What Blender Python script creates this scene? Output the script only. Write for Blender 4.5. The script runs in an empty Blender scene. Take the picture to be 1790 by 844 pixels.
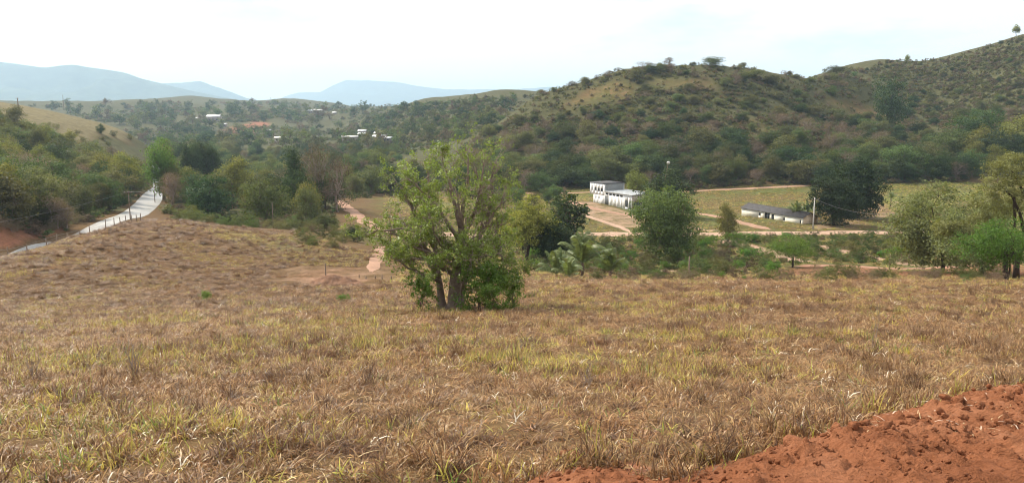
import bpy, math, random
import numpy as np

# ------------------------------------------------------------------ camera, sky, sun, exposure
sc = bpy.context.scene
rad = math.radians
F_PX, CX, CY, HORIZON = 1405.0, 895.0, 422.0, 195.0       # photograph 1790 x 844
PITCH = math.atan((CY - HORIZON) / F_PX)
EYE = 30.0
cam_d = bpy.data.cameras.new("camera")
cam_d.sensor_width = 36.0
cam_d.lens = 36.0 * F_PX / 1790.0
cam_d.clip_start, cam_d.clip_end = 0.1, 60000.0
cam = bpy.data.objects.new("camera", cam_d)
sc.collection.objects.link(cam)
cam.location = (0, 0, EYE)
cam.rotation_euler = (math.pi / 2 - PITCH, 0, 0)
sc.camera = cam

SUN_EL, SUN_AZ = rad(46), rad(-58)                        # azimuth from +Y, minus = towards -X
world = bpy.data.worlds.new("World")
sc.world = world
world.use_nodes = True
wt = world.node_tree
wt.nodes.clear()
w_out = wt.nodes.new("ShaderNodeOutputWorld")
w_bg = wt.nodes.new("ShaderNodeBackground")
w_sky = wt.nodes.new("ShaderNodeTexSky")
w_sky.sky_type = 'NISHITA'
w_sky.sun_disc = False
w_sky.sun_elevation = SUN_EL
w_sky.sun_rotation = SUN_AZ
w_sky.altitude = 300
w_sky.air_density = 1.0
w_sky.dust_density = 0.5
w_sky.ozone_density = 1.0
w_bg.inputs[1].default_value = 0.10
# thin high cloud
w_tc = wt.nodes.new("ShaderNodeTexCoord")
w_map = wt.nodes.new("ShaderNodeMapping")
w_map.inputs['Scale'].default_value = (1.6, 1.6, 5.5)
w_map.inputs['Location'].default_value = (4.2, 0.3, 1.0)
w_nz = wt.nodes.new("ShaderNodeTexNoise")
w_nz.inputs['Scale'].default_value = 2.3
w_nz.inputs['Detail'].default_value = 7
w_nz.inputs['Roughness'].default_value = 0.58
w_rp = wt.nodes.new("ShaderNodeValToRGB")
w_rp.color_ramp.elements[0].position = 0.18
w_rp.color_ramp.elements[1].position = 0.46
w_mx = wt.nodes.new("ShaderNodeMix")
w_mx.data_type = 'RGBA'
w_mx.inputs[7].default_value = (9.4, 9.45, 9.5, 1)
w_k = wt.nodes.new("ShaderNodeMath")
w_k.operation = 'MULTIPLY'
w_k.inputs[1].default_value = 0.95
wt.links.new(w_tc.outputs['Generated'], w_map.inputs[0])
wt.links.new(w_map.outputs[0], w_nz.inputs[0])
wt.links.new(w_nz.outputs[0], w_rp.inputs[0])
wt.links.new(w_rp.outputs[0], w_k.inputs[0])
wt.links.new(w_k.outputs[0], w_mx.inputs[0])
wt.links.new(w_sky.outputs[0], w_mx.inputs[6])
wt.links.new(w_mx.outputs[2], w_bg.inputs[0])
wt.links.new(w_bg.outputs[0], w_out.inputs[0])

sun_d = bpy.data.lights.new("sun", 'SUN')
sun_d.energy = 5.0
sun_d.angle = rad(0.6)
sun_d.color = (1.0, 0.91, 0.77)
sun = bpy.data.objects.new("sun", sun_d)
sc.collection.objects.link(sun)
sun.rotation_euler = (math.pi / 2 - SUN_EL, 0, math.pi - SUN_AZ)   # lamp points from the sun's side
sun.location = (-200, 300, 400)

vs = sc.view_settings
vs.view_transform = 'Standard'
vs.look = 'None'
vs.exposure = 0.48
vs.gamma = 1.0
vs.use_curve_mapping = False
cy = sc.cycles
cy.max_bounces = 6
cy.diffuse_bounces = 3
cy.glossy_bounces = 2
cy.transmission_bounces = 3
cy.transparent_max_bounces = 4
cy.volume_bounces = 1
cy.use_denoising = True
cy.filter_width = 1.05
cy.use_adaptive_sampling = True
cy.adaptive_threshold = 0.03
cy.caustics_reflective = False
cy.caustics_refractive = False
cy.sample_clamp_indirect = 6.0

# ------------------------------------------------------------------ helpers
col = sc.collection
CP, SP = math.cos(PITCH), math.sin(PITCH)
RNG = np.random.default_rng(7)
random.seed(11)


def P(u, v, Y):
    """world point (relative to the eye) that the photograph's pixel shows at forward distance Y"""
    r, q = (u - CX) / F_PX, (v - CY) / F_PX
    y = CP - q * SP
    z = -SP - q * CP
    k = Y / y
    return np.array([r * k, Y, z * k])


def proj(x, y, z):
    """world (z relative to the eye) to photograph pixel"""
    d = y * CP - z * SP
    up = y * SP + z * CP
    return CX + F_PX * x / d, CY - F_PX * up / d


def _hash(ix, iy, seed):
    h = (ix.astype(np.int64) * 374761393 + iy.astype(np.int64) * 668265263 + seed * 1442695041) & 0xFFFFFFFF
    h = ((h ^ (h >> 13)) * 1274126177) & 0xFFFFFFFF
    h = (h ^ (h >> 16)) & 0xFFFFFFFF
    return h / 4294967295.0


def vnoise(x, y, seed=0):
    x = np.asarray(x, float); y = np.asarray(y, float)
    ix, iy = np.floor(x), np.floor(y)
    fx, fy = x - ix, y - iy
    fx = fx * fx * (3 - 2 * fx); fy = fy * fy * (3 - 2 * fy)
    a = _hash(ix, iy, seed); b = _hash(ix + 1, iy, seed)
    c = _hash(ix, iy + 1, seed); d = _hash(ix + 1, iy + 1, seed)
    return (a * (1 - fx) + b * fx) * (1 - fy) + (c * (1 - fx) + d * fx) * fy - 0.5


def fbm(x, y, seed=0, octaves=4):
    s, a = 0.0, 1.0
    for i in range(octaves):
        s = s + a * vnoise(x, y, seed + i * 17)
        x = x * 2.03 + 13.1; y = y * 2.03 + 7.7; a *= 0.5
    return s


def sstep(a, b, x):
    t = np.clip((x - a) / (b - a), 0, 1)
    return t * t * (3 - 2 * t)


# ------------------------------------------------------------------ terrain heights
CTRL_P = [
    (895, 844, 5.2), (300, 844, 5.3), (1500, 844, 4.7), (-100, 844, 5.4), (1900, 844, 4.4),
    (895, 700, 10), (300, 700, 10.2), (1600, 700, 9.6), (-100, 700, 10.4),
    (895, 600, 20), (300, 620, 18), (1600, 600, 20), (-100, 640, 17), (1900, 610, 19),
    (790, 545, 36), (300, 565, 34), (1300, 540, 37), (1700, 540, 37), (1950, 545, 36), (-100, 590, 33),
    (1000, 493, 62), (1400, 493, 62), (1750, 495, 62), (720, 503, 60), (2000, 497, 62),
    (0, 556, 44), (200, 536, 49), (350, 516, 56), (-200, 580, 42),
    (100, 500, 66), (300, 460, 85), (0, 455, 92), (100, 425, 110), (200, 398, 128), (280, 386, 138), (400, 401, 128),
    (500, 413, 118), (600, 437, 102), (450, 442, 100), (560, 489, 74), (640, 471, 86), (-150, 490, 80),
    (665, 457, 95), (645, 405, 150), (620, 372, 188), (592, 351, 228), (700, 420, 140),
    (480, 396, 160), (380, 390, 165), (330, 368, 190), (560, 400, 160),
    (215, 384, 152), (262, 353, 205), (281, 331, 272), (120, 426, 131), (30, 464, 115), (-120, 525, 98),
    (0, 404, 122), (-100, 430, 110), (70, 394, 140), (150, 376, 164),
    (0, 330, 175), (100, 332, 195), (200, 325, 232), (-150, 330, 170),
    (0, 250, 262), (0, 181, 360), (120, 204, 372), (235, 240, 385), (-300, 165, 340), (100, 268, 285), (60, 215, 320),
    (60, 258, 620), (-250, 240, 620), (240, 275, 480),
    (450, 305, 400), (600, 305, 420), (450, 262, 600), (300, 262, 620), (320, 310, 380),
    (700, 346, 280), (655, 340, 272), (800, 350, 250), (800, 302, 400),
    (900, 440, 150), (1000, 407, 182), (1250, 408, 182), (1550, 407, 179), (1800, 410, 178),
    (1100, 366, 224), (1035, 352, 240), (1350, 385, 200), (1500, 360, 230), (1720, 352, 240),
    (950, 337, 285), (1200, 332, 290), (1500, 324, 292), (1750, 320, 292), (1950, 310, 296),
    (1150, 473, 125), (1300, 440, 150), (1400, 457, 134), (1700, 470, 118), (1560, 462, 128), (1900, 470, 115),
    (1050, 255, 345), (1250, 250, 345), (950, 265, 345), (1400, 255, 345),
    (1100, 185, 392), (1250, 175, 392), (1400, 195, 398), (980, 205, 392),
    (935, 168, 430), (1000, 148, 432), (1100, 121, 432), (1240, 114, 432), (1330, 122, 436), (1400, 134, 442), (1480, 131, 470),
    (1000, 166, 472), (1100, 146, 476), (1240, 140, 478), (1330, 146, 482), (1400, 156, 488), (1540, 128, 645), (1620, 128, 650), (1700, 112, 645), (1790, 90, 625), (1950, 40, 605),
    (890, 205, 425), (830, 245, 405), (760, 275, 385),
    (900, 205, 560), (1100, 190, 640), (1300, 170, 640),
    (1540, 108, 600), (1600, 113, 612), (1640, 104, 612), (1700, 88, 600), (1790, 62, 580), (1950, 5, 560), (2150, -70, 560),
    (1600, 175, 500), (1700, 168, 480), (1790, 148, 462), (1950, 110, 450),
    (1790, 250, 365), (1700, 262, 352), (1600, 235, 400), (1500, 185, 440), (1550, 262, 350), (1950, 235, 370),
    (1700, 150, 950), (1950, 120, 950), (1500, 175, 950),
    (700, 191, 900), (780, 184, 850), (870, 169, 800), (700, 226, 750), (800, 214, 660), (640, 228, 900), (620, 252, 650), (950, 170, 900),
    (60, 187, 1300), (200, 185, 1300), (330, 183, 1400), (450, 181, 1600), (560, 181, 1800), (640, 192, 1700), (700, 183, 1700), (-300, 183, 1300),
    (150, 211, 1000), (300, 216, 1000), (400, 206, 1100), (300, 241, 750), (450, 236, 800), (550, 200, 1300), (450, 195, 1350), (550, 227, 950),
    (0, 203, 2600), (300, 203, 2600), (700, 203, 2600), (1200, 200, 2600), (1700, 200, 2600),
    (0, 198, 6000), (500, 198, 6000), (900, 198, 6000), (1500, 198, 6000), (-400, 198, 6000), (2200, 198, 6000),
    (0, 196, 14000), (895, 196, 14000), (1790, 196, 14000), (-600, 196, 14000), (2400, 196, 14000),
]
CTRL_W = [(0, 0, -1.75), (-15, 0, -2.3), (15, 0, -1.2), (0, -20, 1.5), (-25, -20, 0.6), (25, -20, 2.5), (-40, 10, -4.0), (40, 10, -1.5)]
C0 = 45.0
_pts = np.array([P(*c) for c in CTRL_P] + [np.array(c, float) for c in CTRL_W])


def _warp(x, y):
    return np.stack([1.6 * x / (y + C0), np.log(y + C0)], -1)


_cw = _warp(_pts[:, 0], _pts[:, 1])
_cq = _pts[:, 2] / (_pts[:, 1] + C0)


def _tps(r2):
    return 0.5 * r2 * np.log(r2 + 1e-12)


_n = len(_cw)
_d2 = ((_cw[:, None] - _cw[None]) ** 2).sum(-1)
_A = np.zeros((_n + 3, _n + 3))
_A[:_n, :_n] = _tps(_d2) + np.eye(_n) * 2e-4
_A[:_n, _n] = 1; _A[:_n, _n + 1:] = _cw
_A[_n, :_n] = 1; _A[_n + 1:, :_n] = _cw.T
_sol = np.linalg.solve(_A, np.concatenate([_cq, np.zeros(3)]))


def z_smooth(x, y):
    x = np.atleast_1d(np.asarray(x, float)); y = np.atleast_1d(np.asarray(y, float))
    sh = x.shape
    x = x.ravel(); y = y.ravel()
    out = np.empty_like(x)
    for i in range(0, len(x), 40000):
        w = _warp(x[i:i + 40000], y[i:i + 40000])
        d2 = (w[:, 0, None] - _cw[None, :, 0]) ** 2
        d2 += (w[:, 1, None] - _cw[None, :, 1]) ** 2
        q = _tps(d2) @ _sol[:_n] + _sol[_n] + w @ _sol[_n + 1:]
        out[i:i + 40000] = q * (y[i:i + 40000] + C0)
    return out.reshape(sh)


ROADS = []          # (world polyline xy, half width) : kept free of bumps


def seg_dist(x, y, poly):
    d = np.full(np.shape(x), 1e9)
    for (ax, ay), (bx, by) in zip(poly[:-1], poly[1:]):
        vx, vy = bx - ax, by - ay
        t = np.clip(((x - ax) * vx + (y - ay) * vy) / (vx * vx + vy * vy + 1e-9), 0, 1)
        d = np.minimum(d, np.hypot(x - ax - t * vx, y - ay - t * vy))
    return d


def poly_in(x, y, poly):
    """signed distance to a polygon, positive inside"""
    d = seg_dist(x, y, list(poly) + [poly[0]])
    ins = np.zeros(np.shape(x), bool)
    j = len(poly) - 1
    for i in range(len(poly)):
        (xi, yi), (xj, yj) = poly[i], poly[j]
        c = ((yi > y) != (yj > y)) & (x < (xj - xi) * (y - yi) / (yj - yi + 1e-12) + xi)
        ins ^= c
        j = i
    return np.where(ins, d, -d)


def bumps(x, y):
    far = sstep(300, 1500, y)
    b = fbm(x / 26, y / 26, 3, 4) * (0.55 + 0.8 * sstep(250, 420, y))
    b = b * sstep(14, 60, y)
    b = b + fbm(x / 170, y / 170, 9, 4) * (9 * sstep(450, 1300, y) + 5 * sstep(280, 420, y))
    return b


def flat_mask(x, y):
    m = np.ones(np.shape(x))
    for poly, hw in ROADS:
        m = np.minimum(m, sstep(hw + 0.5, hw + 7, seg_dist(x, y, poly)))
    return m


def zf(x, y):
    """ground height relative to the eye"""
    x = np.asarray(x, float); y = np.asarray(y, float)
    return z_smooth(x, y) + bumps(x, y) * flat_mask(x, y) * valley_flat(x, y)


def valley_flat(x, y):
    return 1 - 0.85 * sstep(95, 130, y) * (1 - sstep(270, 300, y)) * sstep(-40, 0, x)


_YS = np.geomspace(3.5, 3000, 420)


def G(u, v):
    """world xy of the ground that the photograph's pixel shows"""
    p = np.array([P(u, v, 1.0)])
    x = p[0, 0] * _YS; z = p[0, 2] * _YS
    g = z_smooth(x, _YS) + bumps(x, _YS) * valley_flat(x, _YS)
    k = np.argmax(z < g)
    if k == 0:
        k = len(_YS) - 1
    t = (z[k - 1] - g[k - 1]) / ((z[k - 1] - g[k - 1]) - (z[k] - g[k]) + 1e-9)
    Y = _YS[k - 1] + t * (_YS[k] - _YS[k - 1])
    return float(p[0, 0] * Y), float(Y)


def at(u, Y):
    """world xy at forward distance Y in the photograph's column u (on the ground)"""
    z = -22.0
    for _ in range(4):
        d = Y * CP - z * SP
        x = (u - CX) * d / F_PX
        z = float(zf(np.array([x]), np.array([Y]))[0])
    return x, Y, z


def height_for(x, Y, z, vtop):
    """height a thing standing at x, Y, z needs so that its top shows at row vtop"""
    q = (vtop - CY) / F_PX
    zt = Y * (-SP - q * CP) / (CP - q * SP)
    return zt - z


# ------------------------------------------------------------------ mesh helpers
def make_mesh(name, V, faces, mats, mat_idx=None, smooth=False, attrs=None):
    me = bpy.data.meshes.new(name)
    V = np.asarray(V, np.float32)
    groups = faces if isinstance(faces, list) else [faces]
    groups = [np.asarray(g, np.int32) for g in groups if len(g)]
    me.vertices.add(len(V)); me.vertices.foreach_set('co', V.ravel())
    loops = np.concatenate([g.ravel() for g in groups])
    tot = np.concatenate([np.full(len(g), g.shape[1], np.int32) for g in groups])
    me.loops.add(len(loops)); me.loops.foreach_set('vertex_index', loops)
    me.polygons.add(len(tot))
    start = np.concatenate([[0], np.cumsum(tot)[:-1]]).astype(np.int32)
    me.polygons.foreach_set('loop_start', start)
    if mat_idx is not None:
        me.polygons.foreach_set('material_index', np.asarray(mat_idx, np.int32))
    if smooth:
        me.polygons.foreach_set('use_smooth', np.ones(len(tot), bool))
    for m in (mats if isinstance(mats, (list, tuple)) else [mats]):
        me.materials.append(m)
    if attrs:
        for an, (ty, arr) in attrs.items():
            a = me.attributes.new(an, ty, 'POINT')
            a.data.foreach_set('color' if ty == 'FLOAT_COLOR' else 'value', np.asarray(arr, np.float32).ravel())
    me.update(calc_edges=True)
    me.validate()
    return me


class MB:
    """collects boxes, tubes and quads of one part"""
    def __init__(s):
        s.V = []; s.Q = []; s.T = []; s.n = 0

    def add(s, V, Q=None, T=None):
        V = np.asarray(V, float).reshape(-1, 3)
        if Q is not None and len(Q): s.Q.append(np.asarray(Q, int) + s.n)
        if T is not None and len(T): s.T.append(np.asarray(T, int) + s.n)
        s.V.append(V); s.n += len(V)
        return s

    def box(s, x0, x1, y0, y1, z0, z1):
        V = [(x, y, z) for z in (z0, z1) for y in (y0, y1) for x in (x0, x1)]
        return s.add(V, [(0, 2, 3, 1), (4, 5, 7, 6), (0, 1, 5, 4), (2, 6, 7, 3), (0, 4, 6, 2), (1, 3, 7, 5)])

    def tube(s, pts, radii, k=6, cap=True):
        pts = np.asarray(pts, float)
        n = len(pts)
        radii = np.broadcast_to(np.asarray(radii, float), (n,))
        tan = np.gradient(pts, axis=0)
        tan /= np.linalg.norm(tan, axis=1)[:, None] + 1e-12
        ref = np.array([0.31, 0.17, 0.93]) if abs(tan[0] @ np.array([0.31, 0.17, 0.93])) < 0.9 else np.array([1.0, 0, 0])
        a = np.cross(tan, ref); a /= np.linalg.norm(a, axis=1)[:, None] + 1e-12
        b = np.cross(tan, a)
        th = np.arange(k) * 2 * math.pi / k
        ring = np.cos(th)[None, :, None] * a[:, None] + np.sin(th)[None, :, None] * b[:, None]
        V = pts[:, None] + ring * radii[:, None, None]
        i = np.arange(n - 1)[:, None] * k; j = np.arange(k)[None]
        j2 = (j + 1) % k
        Q = np.stack([i + j, i + j2, i + k + j2, i + k + j], -1).reshape(-1, 4)
        V = V.reshape(-1, 3)
        T = []
        if cap:
            V = np.vstack([V, pts[:1], pts[-1:]])
            c0, c1 = n * k, n * k + 1
            T = [(c0, (q + 1) % k, q) for q in range(k)] + [(c1, (n - 1) * k + q, (n - 1) * k + (q + 1) % k) for q in range(k)]
        return s.add(V, Q, T)

    def mesh(s, name, mat, smooth=False, attrs=None):
        V = np.vstack(s.V)
        fs = []
        if s.Q: fs.append(np.vstack(s.Q))
        if s.T: fs.append(np.vstack(s.T))
        return make_mesh(name, V, fs, mat, smooth=smooth, attrs=attrs)


def obj(name, me, parent=None, loc=(0, 0, 0)):
    o = bpy.data.objects.new(name, me)
    col.objects.link(o)
    o.location = loc
    if parent is not None: o.parent = parent
    return o


def tag(o, label, cat, group=None):
    o['label'] = label; o['category'] = cat
    if group: o['group'] = group
    return o


def thing(name, label, cat, loc, rz=0.0, group=None, scale=None):
    o = bpy.data.objects.new(name, None)
    o.empty_display_size = 0.2
    col.objects.link(o)
    o.location = loc
    o.rotation_euler = (0, 0, rz)
    if scale is not None: o.scale = scale
    return tag(o, label, cat, group)


def struct(name, me, label=None):
    o = obj(name, me)
    o['kind'] = 'structure'
    if label: o['label'] = label
    return o


def stuff(o, label):
    o['kind'] = 'stuff'; o['label'] = label
    return o


# ------------------------------------------------------------------ materials
class NT:
    def __init__(s, name):
        s.m = bpy.data.materials.new(name); s.m.use_nodes = True
        s.t = s.m.node_tree; s.t.nodes.clear()
        s.out = s.t.nodes.new("ShaderNodeOutputMaterial")

    def n(s, kind, **kw):
        nd = s.t.nodes.new(kind)
        for k, v in kw.items():
            if k.startswith('i_'):
                nd.inputs[k[2:].replace('_', ' ')].default_value = v
            else:
                setattr(nd, k, v)
        return nd

    def l(s, a, b):
        s.t.links.new(a, b)

    def noise(s, scale, detail=4, rough=0.55, coord=None):
        nz = s.n("ShaderNodeTexNoise", i_Scale=scale, i_Detail=detail, i_Roughness=rough)
        if coord is not None: s.l(coord, nz.inputs[0])
        return nz.outputs[0]

    def ramp(s, fac, stops):
        r = s.n("ShaderNodeValToRGB")
        el = r.color_ramp.elements
        while len(el) < len(stops): el.new(0.5)
        for e, (p, c) in zip(el, stops):
            e.position = p; e.color = (*c, 1) if len(c) == 3 else c
        s.l(fac, r.inputs[0])
        return r.outputs[0]

    def mix(s, fac, a, b, mode='MIX'):
        m = s.n("ShaderNodeMix", data_type='RGBA', blend_type=mode)
        for sock, v in ((m.inputs[0], fac), (m.inputs[6], a), (m.inputs[7], b)):
            if isinstance(v, (int, float)): sock.default_value = v
            elif isinstance(v, tuple): sock.default_value = (*v, 1)
            else: s.l(v, sock)
        return m.outputs[2]

    def math(s, op, a, b=None):
        m = s.n("ShaderNodeMath", operation=op)
        for sock, v in zip(m.inputs, (a, b)):
            if v is None: continue
            if isinstance(v, (int, float)): sock.default_value = v
            else: s.l(v, sock)
        return m.outputs[0]


def simple_mat(name, c, rough=0.8, var=0.25, scale=3.0, dirt=None, stain=0.45, spec=0.3, bump=0.0, metal=0.0):
    t = NT(name)
    tc = t.n("ShaderNodeTexCoord")
    nz = t.noise(scale, 6, 0.6, tc.outputs['Object'])
    lo = tuple(x * (1 - var) for x in c); hi = tuple(min(1, x * (1 + var * 0.6)) for x in c)
    cc = t.ramp(nz, [(0.3, lo), (0.7, hi)])
    if dirt:
        mp = t.n("ShaderNodeMapping"); mp.inputs['Scale'].default_value = (2.2, 2.2, 0.35)
        t.l(tc.outputs['Object'], mp.inputs[0])
        st = t.ramp(t.noise(1.6, 7, 0.65, mp.outputs[0]), [(0.45, (0, 0, 0)), (0.75, (1, 1, 1))])
        cc = t.mix(t.math('MULTIPLY', st, stain), cc, dirt)
    b = t.n("ShaderNodeBsdfPrincipled", i_Roughness=rough, i_Metallic=metal)
    b.inputs['Specular IOR Level'].default_value = spec
    t.l(cc, b.inputs['Base Color'])
    if bump:
        bp = t.n("ShaderNodeBump", i_Strength=bump, i_Distance=0.05)
        t.l(t.noise(scale * 6, 5, 0.6, tc.outputs['Object']), bp.inputs['Height'])
        t.l(bp.outputs[0], b.inputs['Normal'])
    t.l(b.outputs[0], t.out.inputs[0])
    return t.m


def leaf_mat(name, c, var=0.35, trans=0.38, hue=0.03, rough=0.6, spec=0.12):
    """foliage: varies from thing to thing and from leaf clump to leaf clump"""
    t = NT(name)
    oi = t.n("ShaderNodeObjectInfo")
    geo = t.n("ShaderNodeNewGeometry")
    nz = t.noise(0.55, 3, 0.6, geo.outputs['Position'])
    hsv = t.n("ShaderNodeHueSaturation")
    hsv.inputs['Color'].default_value = (*c, 1)
    h = t.math('ADD', t.math('MULTIPLY', t.math('SUBTRACT', oi.outputs['Random'], 0.5), hue * 2), 0.5)
    t.l(h, hsv.inputs['Hue'])
    rnd = t.math('FRACT', t.math('MULTIPLY', oi.outputs['Random'], 7.31))
    v1 = t.math('ADD', t.math('MULTIPLY', rnd, var), 1 - var * 0.5)
    rnd2 = t.math('MULTIPLY', t.math('SUBTRACT', geo.outputs['Random Per Island'], 0.5), 0.7)
    v2 = t.math('ADD', t.math('ADD', t.math('MULTIPLY', nz, 0.8), 0.6), rnd2)
    t.l(t.math('MULTIPLY', v1, v2), hsv.inputs['Value'])
    hsv.inputs['Saturation'].default_value = 0.95
    b = t.n("ShaderNodeBsdfPrincipled", i_Roughness=rough)
    b.inputs['Specular IOR Level'].default_value = spec
    t.l(hsv.outputs[0], b.inputs['Base Color'])
    tr = t.n("ShaderNodeBsdfTranslucent")
    tcol = t.mix(1.0, hsv.outputs[0], (1.5, 1.5, 0.75), 'MULTIPLY')
    t.l(tcol, tr.inputs[0])
    mx = t.n("ShaderNodeMixShader", i_Fac=trans)
    t.l(b.outputs[0], mx.inputs[1]); t.l(tr.outputs[0], mx.inputs[2])
    t.l(mx.outputs[0], t.out.inputs[0])
    return t.m


def blade_mat(name, trans=0.35):
    """grass blades coloured blade by blade through the tint attribute"""
    t = NT(name)
    a = t.n("ShaderNodeAttribute", attribute_name='tint')
    oi = t.n("ShaderNodeObjectInfo")
    v = t.math('ADD', t.math('MULTIPLY', oi.outputs['Random'], 0.55), 0.72)
    hsv = t.n("ShaderNodeHueSaturation")
    t.l(a.outputs['Color'], hsv.inputs['Color']); t.l(v, hsv.inputs['Value'])
    b = t.n("ShaderNodeBsdfPrincipled", i_Roughness=0.4)
    b.inputs['Specular IOR Level'].default_value = 0.3
    t.l(hsv.outputs[0], b.inputs['Base Color'])
    tr = t.n("ShaderNodeBsdfTranslucent")
    t.l(hsv.outputs[0], tr.inputs[0])
    mx = t.n("ShaderNodeMixShader", i_Fac=trans)
    t.l(b.outputs[0], mx.inputs[1]); t.l(tr.outputs[0], mx.inputs[2])
    t.l(mx.outputs[0], t.out.inputs[0])
    return t.m


M = {}
M['bark'] = simple_mat('bark_grey_brown', (0.16, 0.115, 0.085), 0.9, 0.4, 8, spec=0.1, bump=0.6)
M['bark_main'] = simple_mat('bark_main_tree', (0.23, 0.175, 0.14), 0.9, 0.4, 6, spec=0.1, bump=0.7)
M['bark_dark'] = simple_mat('bark_dark', (0.07, 0.05, 0.04), 0.9, 0.4, 8, spec=0.1)
M['twig'] = simple_mat('dry_twig', (0.28, 0.22, 0.18), 0.9, 0.35, 8, spec=0.1)
M['leaf_main'] = leaf_mat('leaf_main_tree', (0.175, 0.225, 0.046), 0.2, 0.42, 0.012, 0.4, 0.35)
M['leaf_dark'] = leaf_mat('leaf_dark_mango', (0.032, 0.052, 0.018), 0.3, 0.2, 0.02, 0.55, 0.12)
M['leaf_mid'] = leaf_mat('leaf_mid_green', (0.085, 0.116, 0.036), 0.75, 0.36, 0.035)
M['leaf_olive'] = leaf_mat('leaf_olive', (0.118, 0.122, 0.046), 0.75, 0.34, 0.03)
M['leaf_yel'] = leaf_mat('leaf_yellow_green', (0.155, 0.16, 0.042), 0.5, 0.4, 0.025)
M['leaf_pale'] = leaf_mat('leaf_pale_green', (0.165, 0.175, 0.068), 0.25, 0.35, 0.02)
M['leaf_bright'] = leaf_mat('leaf_bright_green', (0.10, 0.185, 0.035), 0.4, 0.42, 0.02)
M['leaf_brown'] = leaf_mat('leaf_dry_brown', (0.155, 0.112, 0.072), 0.6, 0.25, 0.02)
M['leaf_lime'] = leaf_mat('leaf_lime', (0.22, 0.235, 0.05), 0.1, 0.42, 0.01)
M['leaf_deep'] = leaf_mat('leaf_deep_green', (0.045, 0.072, 0.026), 0.6, 0.3)
M['palm'] = leaf_mat('palm_leaflet', (0.15, 0.19, 0.07), 0.2, 0.3, 0.015, 0.45, 0.3)
M['blade'] = blade_mat('grass_blade')

# ------------------------------------------------------------------ the ground
def W(*uv):
    return [G(u, v) for u, v in uv]


ASPHALT = [at(-330, 70)[:2], at(-150, 92)[:2], at(20, 113)[:2], at(125, 131)[:2], at(200, 150)[:2], at(243, 178)[:2], at(262, 207)[:2], at(277, 245)[:2], at(283, 290)[:2], at(276, 345)[:2]]
MAIN_DIRT = W((640, 400), (690, 405), (800, 410), (930, 409), (1020, 409), (1100, 408), (1250, 409), (1400, 408), (1500, 406), (1640, 407), (1800, 411))
YARD_TRACK = W((900, 342), (960, 346), (1012, 358), (1060, 370), (1120, 380))
YARD_TRACK2 = W((1010, 372), (1050, 386), (1090, 398), (1103, 407))
BARN_TRACK = W((1215, 372), (1255, 378), (1300, 390), (1350, 402))
BARN_TRACK2 = W((1100, 377), (1160, 392), (1220, 400), (1270, 405))
FOOT_TRACK = W((905, 338), (1040, 337), (1210, 332), (1330, 329), (1420, 325))
FIELD_TRACK = W((592, 351), (606, 362), (625, 378), (650, 393), (676, 405))
GATE_TRACK = W((672, 430), (662, 448), (655, 466), (650, 478))
LOW_TRACK = W((1095, 472), (1150, 473), (1230, 474), (1300, 474))
RED_TRACK = W((1380, 466), (1470, 462), (1560, 470), (1640, 468), (1720, 462), (1800, 462))
SAND_TRACK = W((1262, 421), (1300, 429), (1340, 438), (1400, 456))
SAND_TRACK2 = W((1440, 430), (1475, 440), (1540, 452), (1600, 464))
ROADS += [(ASPHALT, 3.6), (MAIN_DIRT, 2.6), (YARD_TRACK, 1.5), (YARD_TRACK2, 1.2), (BARN_TRACK, 1.4), (FOOT_TRACK, 1.4), (FIELD_TRACK, 2), (RED_TRACK, 2), (GATE_TRACK, 2)]

EARTH_EDGE = W((925, 860), (965, 834), (1010, 826), (1070, 830), (1140, 852), (1195, 856), (1235, 836), (1300, 812), (1370, 790),
               (1440, 768), (1500, 758), (1545, 738), (1600, 718), (1660, 703), (1720, 692), (1800, 680), (1900, 664)) + [(14.0, 12.5), (14.0, 1.0), (0.0, 1.0)]

YARD = W((985, 356), (1030, 352), (1075, 362), (1120, 374), (1125, 398), (1080, 402), (1030, 384), (995, 372))
DIRT_PATCH = W((455, 492), (480, 468), (540, 463), (600, 468), (640, 455), (690, 450), (690, 490), (640, 500), (560, 503))
RED_PATCH = W((1330, 478), (1400, 462), (1500, 462), (1600, 474), (1700, 456), (1810, 460), (1810, 486), (1600, 484), (1480, 486))
MANGO_DIRT = W((1400, 402), (1420, 392), (1540, 352), (1600, 352), (1590, 368), (1540, 385), (1520, 402))
CLEAR1 = W((985, 182), (1035, 155), (1078, 142), (1112, 150), (1090, 172), (1040, 186))
CLEAR2 = W((1115, 152), (1150, 136), (1260, 140), (1262, 152), (1180, 158))
CLEAR3 = W((1440, 168), (1500, 178), (1570, 202), (1560, 214), (1480, 200), (1430, 180))
CLEAR4 = W((1290, 190), (1330, 210), (1420, 250), (1500, 290), (1440, 280), (1330, 240), (1280, 212))
RED_CUT = W((390, 232), (450, 210), (470, 216), (450, 232), (410, 240))
GREEN_FIELD = W((1545, 352), (1548, 322), (1700, 320), (1810, 318), (1810, 392), (1600, 390))
PASTURE = W((1205, 352), (1210, 335), (1420, 327), (1420, 355), (1300, 356), (1230, 368))
PASTURE2 = W((640, 352), (660, 341), (740, 338), (800, 345), (800, 372), (690, 378), (650, 368))
KNOLL_GREEN = W((400, 404), (500, 412), (600, 436), (648, 452), (640, 462), (560, 462), (500, 446), (420, 418))
BANK = [at(-120, 103)[:2], at(0, 116)[:2], at(60, 126)[:2], at(120, 142)[:2], at(118, 146)[:2], at(50, 133)[:2], at(-10, 122)[:2], at(-130, 108)[:2]]
YELLOW_HILL = W((-120, 230), (60, 240), (150, 250), (228, 240)) + [at(235, 400)[:2], at(120, 400)[:2], at(0, 390)[:2], at(-250, 370)[:2]]


def in_earth_xy(x, y):
    return poly_in(x, y, EARTH_EDGE)


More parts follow.
